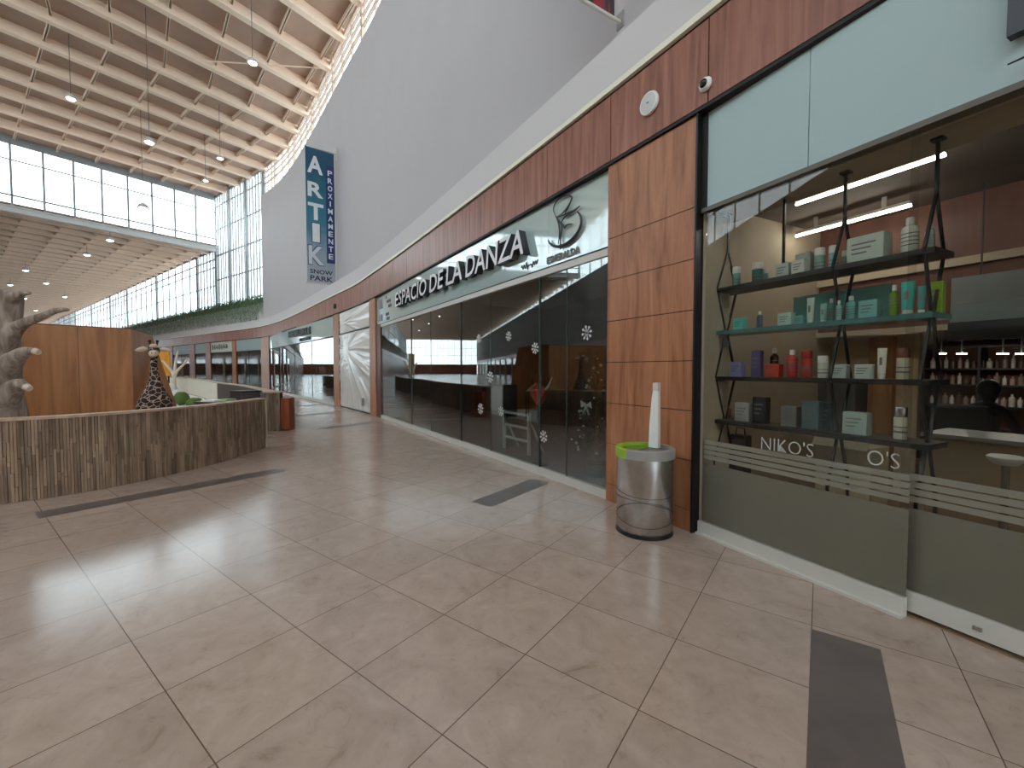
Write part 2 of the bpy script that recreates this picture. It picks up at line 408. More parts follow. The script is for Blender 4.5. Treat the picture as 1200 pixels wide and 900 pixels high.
# piers
def pier(name, s0, s1, mat, joints=None, of=.025, ob=-.3, z1=Z_F0 - .03):
    b = MB(); zs = [0.0] + (joints or []) + [z1]
    for a, c_ in zip(zs[:-1], zs[1:]): b.chord(s0, s1, of, ob, a + (.004 if a else 0), c_ - .004)
    b.mi = 1; b.chord(s0 + .01, s1 - .01, of - .012, ob + .01, 0, z1)
    return struct(name, b, [mat, M['dark_gap']])
pier('pillar_1', SP0 + .03, SP1, M['pier'], [.2, .66, 1.12, 1.58, 2.04, 2.5, 2.96])
pr = MB(); pr.chord(SP0 + .012, SP0 + .03, .04, -.3, 0, Z_F0 - .03); struct('pillar_1_edge', pr, M['black'])
for i, (a, b_) in enumerate([(ST0, ST1), (SQ0, SQ1), (SR0, SR1), (SU0, SU1), (SV0, SV1), (SX0, SX1), (SY0, SY1)]):
    pier('pillar_%d' % (i + 2), a, b_, M['pier'] if i < 4 else M['fascia'], None, .03, -.32)
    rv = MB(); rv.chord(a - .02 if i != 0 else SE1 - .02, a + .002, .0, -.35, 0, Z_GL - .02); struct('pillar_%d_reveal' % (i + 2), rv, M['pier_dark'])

# ------------------------------------------------------------------ roof over the near hall, lower roof beyond
def v_edge(u, o=-1.0):
    """across-hall position of the frontage (offset o) at along-hall position u"""
    best = None
    uu = np.array([C(s, o) @ EA for s in VE_S[o]]) if False else VE_U[o]
    return float(np.interp(u, uu, VE_V[o]))
VE_S, VE_U, VE_V = {}, {}, {}
for o_ in (-1.0, -1.15):
    ss = np.arange(.5, SMAX, .5); P = np.array([C(s, o_) for s in ss]); VE_U[o_] = P @ EA; VE_V[o_] = P @ EB
U0, U_END, U_FAR, V_LEFT = -17.5, float(C(S_COR, -1.0) @ EA), 148.0, -10.0
def roof(name, ua, ub, z, mat=None):
    us = np.linspace(ua, ub, int((ub - ua) / 2) + 1); b = MB()
    top = [UV(u, v_edge(u, -1.15)) for u in us]; bot = [UV(u, V_LEFT) for u in us]
    for k in range(len(us) - 1):
        b.prism([bot[k], bot[k + 1], top[k + 1], top[k]], z + .5, z + .64)
    return struct(name, b, mat or M['roof_panel'])
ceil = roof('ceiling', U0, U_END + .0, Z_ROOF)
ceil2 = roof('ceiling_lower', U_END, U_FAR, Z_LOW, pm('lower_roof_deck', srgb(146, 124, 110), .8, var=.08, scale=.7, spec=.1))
def Ibeam(b, p, q, z, wd=.32, dp=.5, fl_=.06):
    p, q = (*p, 0), (*q, 0)
    up = Vector((0, 0, 1)); p, q = Vector(p), Vector(q)
    b.bar(p + up * (z + fl_ / 2), q + up * (z + fl_ / 2), wd, fl_)
    b.bar(p + up * (z + dp / 2), q + up * (z + dp / 2), wd * .45, dp)
u = 26.6 - 2.27 * 19
U_BEND = 26.6
while u < U_END - .5:
    if u > U0:
        b = MB(); Ibeam(b, UV(u, V_LEFT), UV(u, v_edge(u)), Z_ROOF); link('roof_beam', b, M['roof_beam'], ceil)
    u += 2.27
for k in range(-1, 13):
    v0 = 12.6 - 1.9 * k; slope = math.tan(math.radians(11.6))
    b = MB()
    ue = U_END - .2
    ve = v0
    # stop where the frontage crosses
    us = [x for x in np.arange(U_BEND, ue, .5) if v0 < v_edge(x) and v0 > V_LEFT]
    if us: Ibeam(b, UV(us[0], v0), UV(us[-1], v0), Z_ROOF + .24, .1, .26, .03)
    us = [x for x in np.arange(U0 + .5, U_BEND + .1, .5) if V_LEFT < v0 + (x - U_BEND) * slope < v_edge(x)]
    if len(us) > 1: Ibeam(b, UV(us[0], v0 + (us[0] - U_BEND) * slope), UV(us[-1], v0 + (us[-1] - U_BEND) * slope), Z_ROOF + .24, .1, .26, .03)
    if b.v: link('roof_purlin', b, M['roof_beam'], ceil)
# diagonal wind braces
b = MB()
for u in (2.0, 11.0, 20.0):
    p, q_ = UV(u, v_edge(u) - .3), UV(u + 4.5, v_edge(u + 4.5) - 5.5)
    b.bar((*p, Z_ROOF + .12), (*q_, Z_ROOF + .12), .04, .04)
link('wind_brace', b, M['roof_beam'], ceil)
u = U_END + 1.6
while u < U_FAR:
    b = MB(); Ibeam(b, UV(u, V_LEFT), UV(u, v_edge(u)), Z_LOW + .08, .3, .42, .07); link('roof_beam', b, M['roof_beam'], ceil2); u += 2.1 if u < 100 else 3
for k in range(0, 12):
    v0 = 13.2 - 1.95 * k; b = MB(); Ibeam(b, UV(U_END + .3, v0), UV(U_FAR, v0), Z_LOW + .3, .1, .2, .03); link('roof_purlin', b, M['roof_beam'], ceil2)

# ------------------------------------------------------------------ clerestory glazing
WN = [0]
def glazing(fr, pane, mf=None):
    WN[0] += 1
    w_ = struct('window_%d' % WN[0], fr, mf or M['mullion']); link('pane', pane, M['sky_glass'], w_); return w_
def bay(s0, s1, z0, z1, nm, rails, mf=None, post=.07, o=-1.0, endpost=.22):
    fr = MB()
    for k in range(nm + 1):
        q = s0 + (s1 - s0) * k / nm; wd = endpost if k == 0 else post
        fr.chord(q - wd / 2, q + wd / 2, o + .09 if k == 0 else o + .04, o - .05, z0, z1)
    for z, h in rails: fr.ribbon(s0, s1, o + .05, o - .05, z - h / 2, z + h / 2, 2)
    p = MB(); p.ribbon(s0, s1, o + .008, o - .008, z0, z1, 2)
    return glazing(fr, p, mf)
# above the white wall
sb = [2.0]; 
while sb[-1] < S_END - 2: sb.append(min(sb[-1] + 4.2, S_END))
sb[-1] = S_END
for a, b_ in zip(sb[:-1], sb[1:]):
    bay(a, b_, Z_WALL - .3, Z_ROOF + .5, 3, [(14.42, .06), (15.3, .08), (15.72, .06), (16.1, .08), (16.5, .2)], M['mullion_warm'], .07, endpost=.14)
# full-height glazing up to the corner
nb = 3
for k in range(nb):
    a = S_END + (S_COR - S_END) * k / nb; b_ = S_END + (S_COR - S_END) * (k + 1) / nb
    bay(a, b_, 6.9, Z_ROOF + .5, 6, [(6.95, .1), (9.3, .06), (11.4, .1), (13.6, .06), (15.6, .05), (16.5, .2)], M['mullion'], .1, endpost=.3)
# beyond the corner, under the lower roof
cols = [S_COR] + [S(x, -1.0) for x in (235, 187, 152, 132, 110, 91)]
q = cols[-1]
while q + 6 < S_FAR: q += 6.3; cols.append(min(q, S_FAR))
for a, b_ in zip(cols[:-1], cols[1:]):
    bay(a, b_, 6.9, Z_LOW + .5, 6, [(6.95, .1), (8.9, .05), (10.5, .05), (11.2, .08), (12.0, .2)], M['mullion'], .11, endpost=.42)
# the end window over the lower roof
v1 = v_edge(U_END); n = 17; dv = (v1 - V_LEFT) / n
fr, p = MB(), MB()
def ub(mb, v0_, v1_, du, z0, z1, uc=U_END): mb.prism([UV(uc - du, v0_), UV(uc + du, v0_), UV(uc + du, v1_), UV(uc - du, v1_)], z0, z1)
for k in range(n + 1): ub(fr, v1 - k * dv - .055, v1 - k * dv + .055, .06, 12.05, 16.66)
for z, h in ((12.9, .09), (15.2, .06), (16.45, .5)): ub(fr, V_LEFT, v1, .06, z - h / 2, z + h / 2)
ub(p, V_LEFT, v1, .008, 12.05, 16.66)
glazing(fr, p)
eb = MB(); ub(eb, V_LEFT, v1, .2, Z_LOW + .02, 12.08); ub(eb, V_LEFT, v1, .3, 12.08, 12.16); struct('trim_4', eb, pm('pale_grey_steel', srgb(188, 186, 184), .5))

# ------------------------------------------------------------------ opposite side and ends of the hall (out of view, shaped partly for the light)
ow = MB()
def vb(mb, u0, u1, v0_, v1_, z0, z1): mb.prism([UV(u0, v0_), UV(u1, v0_), UV(u1, v1_), UV(u0, v1_)], z0, z1)
vb(ow, U0, U_FAR, V_LEFT - .3, V_LEFT, 4.5, 11.6)  # unseen upper wall, raised and darkened to keep bright reflections off the salon glass
wl = struct('wall_left', ow, pm('taupe_plaster', srgb(124, 116, 110), .8, var=.03, scale=1))
b = MB(); vb(b, U0, U_FAR, V_LEFT - .3, V_LEFT + .04, 3.8, 4.48); link('fascia', b, M['fascia'], wl)
b = MB(); vb(b, U0, U_FAR, V_LEFT - .16, V_LEFT - .1, 2.9, 3.78); link('sign_band', b, M['sign_panel'], wl)
b = MB(); vb(b, U0, U_FAR, V_LEFT - 4, V_LEFT - 3.9, 0, 4.5); vb(b, U0, U_FAR, V_LEFT - 4, V_LEFT - .3, 3.78, 3.85); link('shop_interior', b, pm('dim_shop_interior', srgb(120, 104, 92), .8), wl)
for u in np.arange(U0 + 2, U_FAR, 7.5):
    b = MB(); vb(b, u, u + .8, V_LEFT - .3, V_LEFT + .02, 0, 3.78); link('pier', b, M['pier'], wl)
b = MB(); vb(b, U0, U_FAR, V_LEFT - .14, V_LEFT - .125, 0, 2.9); link('glass_front', b, M['shop_glass'], wl)
fr, p = MB(), MB()
for u in np.arange(U0, U_FAR, 3.0): vb(fr, u - .04, u + .04, V_LEFT - .08, V_LEFT, 11.6, (Z_ROOF if u < U_END else Z_LOW) + .36)
for z in (13.8,): vb(fr, U0, U_END, V_LEFT - .06, V_LEFT, z, z + .08)
vb(p, U0, U_END, V_LEFT - .05, V_LEFT - .035, 11.6, Z_ROOF + .5); vb(p, U_END, U_FAR, V_LEFT - .05, V_LEFT - .035, 11.6, Z_LOW + .5)
glazing(fr, p)
fr, p = MB(), MB()
for v in np.arange(V_LEFT, 15, 2.0): ub(fr, v - .04, v + .04, .06, 3.2, Z_LOW + .5, U_FAR)
for z in (3.2, 6.5, 9.0): ub(fr, V_LEFT, 14.4, .06, z, z + .1, U_FAR)
ub(p, V_LEFT, 14.4, .008, 3.2, Z_LOW + .5, U_FAR); glazing(fr, p)
b = MB(); ub(b, V_LEFT, 14.4, .15, 0, 3.2, U_FAR); struct('wall_far', b, M['fascia'])
ve0 = v_edge(U0) if U0 > VE_U[-1.0][0] else VE_V[-1.0][0]
fr, p = MB(), MB()
for v in np.arange(V_LEFT, ve0 + .1, 2.2): ub(fr, v - .04, v + .04, .06, 0, Z_ROOF + .5, U0)
for z in (3.0, 6.5, 10, 13): ub(fr, V_LEFT, ve0, .06, z, z + .1, U0)
ub(p, V_LEFT, ve0, .008, 0, Z_ROOF + .5, U0); glazing(fr, p)  # unseen near end, glazed full height to bring more daylight into the hall
#@@SHOPS
# ------------------------------------------------------------------ frames on the frontage
class Frame:
    def __init__(s, P0, rz): s.P = np.array(P0, float); s.rz = rz; s.a = np.array([math.cos(rz), math.sin(rz)]); s.n = np.array([-math.sin(rz), math.cos(rz)])
    def x(s, px, d=0.0):
        k = (px - 600) / F_PX; q = s.P + s.n * d
        return (k * q[1] - q[0]) / (s.a[0] - k * s.a[1])
    def pt(s, x, d=0.0): return s.P + s.a * x + s.n * d
    def xz(s, px, py, d=0.0):
        x = s.x(px, d); P = s.pt(x, d)
        for _ in range(3):      # the lens is tipped a touch, so the column shifts with the row
            z = zat(py, P); fw = P[1] * math.cos(PITCH) - (z - EYE) * math.sin(PITCH)
            pxe = 600 + (px - 600) * fw / P[1]; x = s.x(pxe, d); P = s.pt(x, d)
        return x, zat(py, P)
    def loc(s, z=0.0): return (s.P[0], s.P[1], z)
def chord_frame(s0, s1, o=0.0):
    """frame at the left end (as the viewer sees it) of a straight shop front"""
    a, b = C(s1, o), C(s0, o); t = (b - a); return Frame(a, math.atan2(t[1], t[0])), float(np.linalg.norm(t))
NK = Frame((1.69, 3.78), math.atan2(-.8937, .4485))
W_NK = 6.0

# ------------------------------------------------------------------ salon front: glass, frosted bands, sign band
X_DOOR = NK.x(1069, .03)
def nks(name, mb, mat, parent=None, smooth=False): return struct(name, mb, mat, parent, smooth=smooth, loc=NK.loc() if parent is None else (0, 0, 0), rz=NK.rz if parent is None else 0)
M['frost'] = film('frosted_vinyl', srgb(172, 167, 158), .93, .3)
M['frost_thin'] = film('frosted_stripe', srgb(206, 202, 194), .84, .35)
M['beige_paint'] = pm('beige_paint', srgb(186, 172, 150), .7, var=.04)
WN[0] += 1
b = MB(); b.span(.03, X_DOOR, .03, .04, .12, Z_GL)
w1 = nks('window_%d' % WN[0], b, M['clear_glass'])
b = MB(); b.span(.0, X_DOOR, .01, .06, 0, .118); b.span(.0, X_DOOR, -.02, .012, 0, .02); nks('bottom_rail', b, M['white_trim'], w1)
def frost(parent, x0, x1, d):
    b = MB(); b.span(x0, x1, d, d + .002, .125, .655); nks('frosted_panel', b, M['frost'], parent)
    for z0, z1 in ((.695, .730), (.739, .775), (.784, .820), (.829, .868)):
        b = MB(); b.span(x0, x1, d, d + .002, z0, z1); nks('frosted_stripe', b, M['frost_thin'], parent)
frost(w1, .03, X_DOOR, .042)
WN[0] += 1
b = MB(); b.span(X_DOOR - .06, X_DOOR + 1.25, .09, .10, .15, Z_GL - .02)
w2 = nks('window_%d' % WN[0], b, M['clear_glass'])
b = MB(); b.span(X_DOOR - .06, X_DOOR + 1.25, .075, .115, .03, .15); nks('bottom_rail', b, M['white_trim'], w2)
kx = NK.x(1157, .07); b = MB(); b.span(kx - .018, kx + .018, .062, .076, .075, .095); nks('lock', b, M['steel'], w2)
frost(w2, X_DOOR - .06, X_DOOR + 1.25, .102)
WN[0] += 1
b = MB(); b.span(X_DOOR + 1.25, W_NK, .05, .06, .12, Z_GL); w3 = nks('window_%d' % WN[0], b, M['clear_glass']); frost(w3, X_DOOR + 1.25, W_NK, .062)
b = MB(); b.span(-.1, .033, .02, .3, Z_GL, Z_F0 - .035); nks('trim_51', b, M['dark_gap'])
b = MB(); b.span(0, W_NK, .0, .09, Z_GL - .005, Z_GL + .03); nks('trim_5', b, pm('bronze_rail', srgb(96, 88, 78), .4))
xs = NK.x(938, 0)
for k, (a, c_) in enumerate(((.035, xs - .003), (xs + .003, 3.2), (3.206, W_NK))):
    b = MB(); b.span(a, c_, .03, .06, Z_GL + .035, Z_F0 - .04)
    t = nks('sign_band_panel', b, M['sign_matte'])
# frosted lettering on the glass
def lettering(name, body, fr, px0, py_bot0, px1, py_bot1, h, d, mat, label, cat, shear=0, ext=.001, offset=0):
    x0, z0 = fr.xz(px0, py_bot0, d); x1, z1 = fr.xz(px1, py_bot1, d)
    me = fit_mesh(text_mesh(body, 1, ext, -.014, shear), x0, x1, (z0 + z1) / 2, (z0 + z1) / 2 + h)
    o = link(name, me, mat, None, fr.loc(), fr.rz)
    for v in o.data.vertices: v.co.y += d
    return tag(o, label, cat)
M['decal'] = pm('pale_vinyl', srgb(196, 196, 190), .4)
lettering('window_lettering', "NIKO'S", NK, 892, 527, 953, 535, .098, .028, M['decal'], "pale cut vinyl word NIKO'S on the salon glass", 'lettering')
lettering('window_lettering', "O'S", NK, 1016, 545, 1054, 549, .098, .028, M['decal'], "pale vinyl letters O'S on the salon glass near the sliding pane", 'lettering')
# big dark letter and swoosh of the salon sign, mostly out of frame
M['navy'] = pm('navy_acrylic', srgb(34, 34, 46), .35)
sg = thing('salon_sign', 'dark navy raised sign on the pale salon fascia, cut by the frame', 'sign', NK.loc(), NK.rz)
x0, z0 = NK.xz(1180, 46, -.03)
me = text_mesh("NIKO'S", 1, .03, .02); fit_mesh(me, x0, x0 + 1.9, z0, z0 + .42); o = link('sign_letters', me, M['navy'], sg); 
for v in o.data.vertices: v.co.y += -.01
b = MB()
xs_, zs_ = NK.xz(1180, 75, -.03); xe = xs_ + 1.9
for dz, x_in in ((0, 0), (-.04, .08)):
    pts = [(xs_ + x_in + (xe - xs_) * t, -.02, zs_ + dz + .02 * math.sin(t * PI)) for t in np.linspace(0, 1, 9)]
    b.tube(pts, [.003 + .016 * math.sin(t * PI) for t in np.linspace(0.02, .98, 9)], 6)
link('swoosh', b, M['black'], sg)

# salon room
b = MB(); b.span(-.65, -.55, .4, 9.0, 0, 3.4); nks('wall_salon_left', b, M['beige_paint'])
b = MB(); b.span(-.55, -.0, .06, .4, .004, 2.94); nks('wall_salon_jamb', b, M['beige_paint'])
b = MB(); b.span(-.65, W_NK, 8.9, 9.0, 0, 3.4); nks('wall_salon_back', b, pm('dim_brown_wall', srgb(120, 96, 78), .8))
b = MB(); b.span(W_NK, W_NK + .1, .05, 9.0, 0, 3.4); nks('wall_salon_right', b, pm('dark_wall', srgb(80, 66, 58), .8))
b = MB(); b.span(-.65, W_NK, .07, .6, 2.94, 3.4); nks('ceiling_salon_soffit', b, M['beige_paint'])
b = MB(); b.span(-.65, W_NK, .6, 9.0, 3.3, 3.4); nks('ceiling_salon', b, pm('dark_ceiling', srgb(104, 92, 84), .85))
b = MB(); b.span(-.55, W_NK, 2.95, 3.1, 1.98, 3.3); nks('wall_salon_reflected_fascia', b, wood('reflected_fascia_veneer', srgb(84, 50, 40), srgb(104, 64, 50), srgb(120, 78, 62), (3, 3, .6), .5))  # brown panel imitating the opposite fascia mirrored in the salon glass
b = MB(); b.span(-.55, W_NK, 2.9, 2.95, 2.58, 2.66); b.span(-.55, W_NK, 2.9, 2.95, 1.92, 1.98); nks('trim_6', b, M['beige_paint'])  # pale strips standing in for the mirrored cornice
b = MB(); b.span(-.55, W_NK, .07, 8.9, .0012, .004); nks('floor_salon', b, wood('salon_floor', srgb(120, 98, 74), srgb(140, 116, 90), srgb(152, 128, 100), (2, 6, 1), .35))
b = MB(); xp0, xp1 = NK.x(862, 3.3), NK.x(1076, 3.3); b.span(xp0, xp1, 3.3, 3.4, 0, 1.93); nks('wall_salon_partition', b, pm('cream_partition', srgb(214, 200, 172), .7))
xa, xb = NK.x(1020, 3.25), NK.x(1048, 3.25); b = MB(); b.span(xa, xb, 3.2, 3.299, 0, 1.9); nks('pillar_salon', b, wood('pale_oak', srgb(150, 112, 74), srgb(176, 136, 94), srgb(190, 152, 112), (5, 5, .6), .5))
xa, xb = NK.x(915, 3.1), NK.x(1008, 3.1); wc = thing('wall_cabinet', 'dark grey cabinet against the cream partition behind the salon shelf', 'cabinet', NK.loc(), NK.rz)
b = MB(); b.span(xa, xb, 3.0, 3.298, .004, 1.36); link('body', b, pm('slate_cabinet', srgb(84, 84, 82), .5), wc)
for k in range(3): b = MB(); b.span(xa + (xb - xa) * k / 3 + .01, xa + (xb - xa) * (k + 1) / 3 - .01, 2.985, 3.0, .08, 1.32); link('door', b, pm('slate_cabinet_door', srgb(96, 98, 96), .4), wc)
M['lamp_on'] = emis('lit_led_tube', (1.0, .96, .88), 30)
for k, (pa, ya, pb, yb, d, word) in enumerate(((933, 238, 1108, 184, 1.2, 'nearer and longer'), (933, 276, 1068, 242, 2.25, 'farther and shorter'))):
    xa, za = NK.xz(pa, ya, d); xb, zb = NK.xz(pb, yb, d); z = (za + zb) / 2
    t = thing('tube_light', word + ' of two lit white tube lights under the salon ceiling', 'light', (*NK.pt(xa, d), 0), NK.rz, 'tube lights in the salon')
    b = MB(); b.tube([(0, 0, z), (xb - xa, 0, z)], .012, 8); link('tube', b, M['lamp_on'], t)
    b = MB(); b.span(0, xb - xa, -.02, .02, z + .018, z + .05); b.span(.2, .24, -.01, .01, z + .05, 3.299); b.span(xb - xa - .24, xb - xa - .2, -.01, .01, z + .05, 3.299); link('fitting', b, M['white_trim'], t)
# further lit fittings deep in the salon
for k, (px, d) in enumerate(((1102, 5.2), (1126, 5.2), (1174, 5.2), (1196, 5.2))):
    xx = NK.x(px, d); P = NK.pt(xx, d); z = zat(414, P)
    t = thing('spot_light', 'small lit ceiling fitting over the salon shelves, ' + ('first', 'second', 'third', 'fourth')[k] + ' from the black board', 'light', (*P, 0), NK.rz, 'lit fittings deep in the salon')
    b = MB(); b.lathe([(.0, z - .012), (.055, z - .012), (.055, z), (.0, z)], n=12); link('lamp', b, M['lamp_on'], t)
    b = MB(); b.tube([(0, 0, z), (0, 0, 3.3)], .008, 6); link('stem', b, M['black'], t)

# ------------------------------------------------------------------ hanging product shelf in the salon window
D_SH, DH = .36, .14
def shz(px, py): return NK.xz(px, py, D_SH)[1]
Z_SH = [shz(850, 340), shz(850, 389), 1.435, 1.035]
xl, xr = NK.x(846, D_SH), NK.x(1102, D_SH)
sh = thing('display_shelf', 'black hanging shelf unit with crossed rods behind the salon glass', 'shelf', NK.loc(), NK.rz)
M['aqua_glass'] = film('aqua_acrylic', srgb(96, 168, 168), .72, .1)
M['shelf_black'] = pm('blackened_steel', srgb(34, 33, 33), .45)
for k, z in enumerate(Z_SH):
    b = MB(); b.span(xl - .02, xr, D_SH - DH, D_SH + DH, z - .035, z); link('shelf_board', b, pm('aqua_shelf', srgb(70, 118, 118), .25) if k == 1 else M['shelf_black'], sh)
b = MB(); b.span(NK.x(917, D_SH), NK.x(1032, D_SH), D_SH + DH - .01, D_SH + DH, Z_SH[1], Z_SH[1] + .25); link('backing_panel', b, M['aqua_glass'], sh)
za = Z_SH[0] + .36; dz = Z_SH[0] - Z_SH[1]
seq = [(za, 0), (Z_SH[0], DH), (Z_SH[1], .012), (Z_SH[2], DH), (Z_SH[3], .012), (Z_SH[3] - .38, DH), (.006, DH)]
for px in (850, 985, 1090):
    xx = NK.x(px, D_SH); b = MB()
    for sgn in (-1, 1):
        for (z0, d0), (z1, d1) in zip(seq[:-1], seq[1:]): b.bar((xx, D_SH + sgn * d0, z0), (xx, D_SH + sgn * d1, z1), .016, .016)
    link('crossed_frame', b, M['shelf_black'], sh)
    b = MB(); b.bar((xx, D_SH, za), (xx, D_SH, 2.94), .018, .018); b.span(xx - .03, xx + .03, D_SH - .03, D_SH + .03, 2.925, 2.94); link('hanging_rod', b, M['shelf_black'], sh)
xx = NK.x(915, D_SH + .1); b = MB(); b.bar((xx, D_SH + .1, Z_SH[0]), (xx, D_SH + .1, 2.94), .018, .018); link('hanging_rod', b, M['shelf_black'], sh)

cols_ = {}
def cm(rgb, rough=.35, name=None):
    k = (rgb, rough)
    if k not in cols_: cols_[k] = pm('packaging_%d_%d_%d' % rgb, srgb(*rgb), rough, var=.04, scale=20)
    return cols_[k]
M['print'] = cm((120, 120, 118)); M['cap_white'] = cm((232, 230, 224))
def product(kind, px, wpx, pytop, shelf, rgb, label, name=None, d=None, cap=None, z=None, group=None):
    d = D_SH if d is None else d
    z0 = (Z_SH[shelf] if z is None else z) + .0008
    pybase = 0
    x = NK.x(px, d); P = NK.pt(x, d); zt = zat(pytop, P); h = max(.04, zt - z0); k_ = (px - 600) / F_PX; wd = wpx * P[1] / F_PX / ((.4485 + .8937 * k_) if kind == 'box' else math.hypot(1, k_))
    g = group or ('goods on the top salon shelf', 'goods on the aqua salon shelf', 'goods on the third salon shelf', 'goods on the lowest salon shelf')[shelf]
    t = thing(name or {'box': 'product_box', 'bottle': 'product_bottle', 'jar': 'product_jar', 'tube': 'product_tube', 'pump': 'product_bottle'}[kind], label, {'box': 'box', 'bottle': 'bottle', 'jar': 'jar', 'tube': 'tube', 'pump': 'bottle'}[kind], (*P, z0), NK.rz, g)
    mt = cm(rgb); b = MB(); r = wd / 2
    if kind == 'box':
        w_ = wd * .92; dp = min(.16, max(.05, w_ * .6)); b.chamfer((0, 0, h / 2), (w_, dp, h), .004); link('carton', b, mt, t)
        for q in range(3): b = MB(); b.span(-w_ * .36, w_ * (.3 - .12 * q), -dp / 2 - .0012, -dp / 2, h * (.68 - .17 * q), h * (.74 - .17 * q)); link('printed_line', b, M['print'], t)
    elif kind == 'jar':
        b.lathe([(r * .94, 0), (r, h * .05), (r, h * .62), (r * .95, h * .68)], n=20); link('jar_body', b, mt, t, smooth=40)
        b = MB(); b.lathe([(r * .98, h * .69), (r * 1.0, h * .71), (r, h * .96), (r * .92, h)], n=20); link('lid', b, cap or M['cap_white'], t, smooth=40)
        b = MB(); b.lathe([(r * 1.004, h * .2), (r * 1.004, h * .26)], n=20, caps=False); b.lathe([(r * 1.004, h * .36), (r * 1.004, h * .4)], n=20, caps=False); link('label_band', b, M['print'], t)
    elif kind in ('bottle', 'pump'):
        b.lathe([(r * .9, 0), (r, h * .03), (r, h * .66), (r * .9, h * .74), (r * .4, h * .8), (r * .36, h * .82)], n=20, sy=.8); link('bottle_body', b, mt, t, smooth=40)
        b = MB()
        if kind == 'bottle': b.lathe([(r * .48, h * .82), (r * .48, h * .98), (r * .4, h)], n=16)
        else: b.lathe([(r * .4, h * .82), (r * .4, h * .9), (r * .15, h * .91), (r * .15, h * .97)], n=12); b.span(-r * .9, r * .25, -r * .2, r * .2, h * .96, h)
        link('cap', b, cap or M['cap_white'], t, smooth=40)
        b = MB(); 
        for q in range(4): b.lathe([(r * 1.006, h * (.25 + .1 * q)), (r * 1.006, h * (.28 + .1 * q))], n=20, sy=.8, caps=False)
        link('label_band', b, M['print'], t)
    else:
        rings = []
        for f, sx, sy in ((0, .72, .72), (.14, .74, .74), (.15, .8, .8), (.5, .92, .6), (.85, 1.0, .2), (1, 1.02, .05)):
            rings.append([(r * sx * math.cos(2 * PI * i / 16), r * sy * math.sin(2 * PI * i / 16), h * f) for i in range(16)])
        b.loft(rings[2:]); link('tube_body', b, mt, t, smooth=40)
        b = MB(); b.loft(rings[:2]); link('cap', b, cap or M['cap_white'], t, smooth=40)
        b = MB(); b.span(-r * .3, r * .3, -r * .66, -r * .645, h * .45, h * .7); link('printed_lines', b, M['print'], t)
    return t
TEAL, DTEAL, PALE, WHT, AQ = (96, 150, 140), (30, 96, 92), (176, 196, 188), (224, 224, 216), (110, 190, 184)
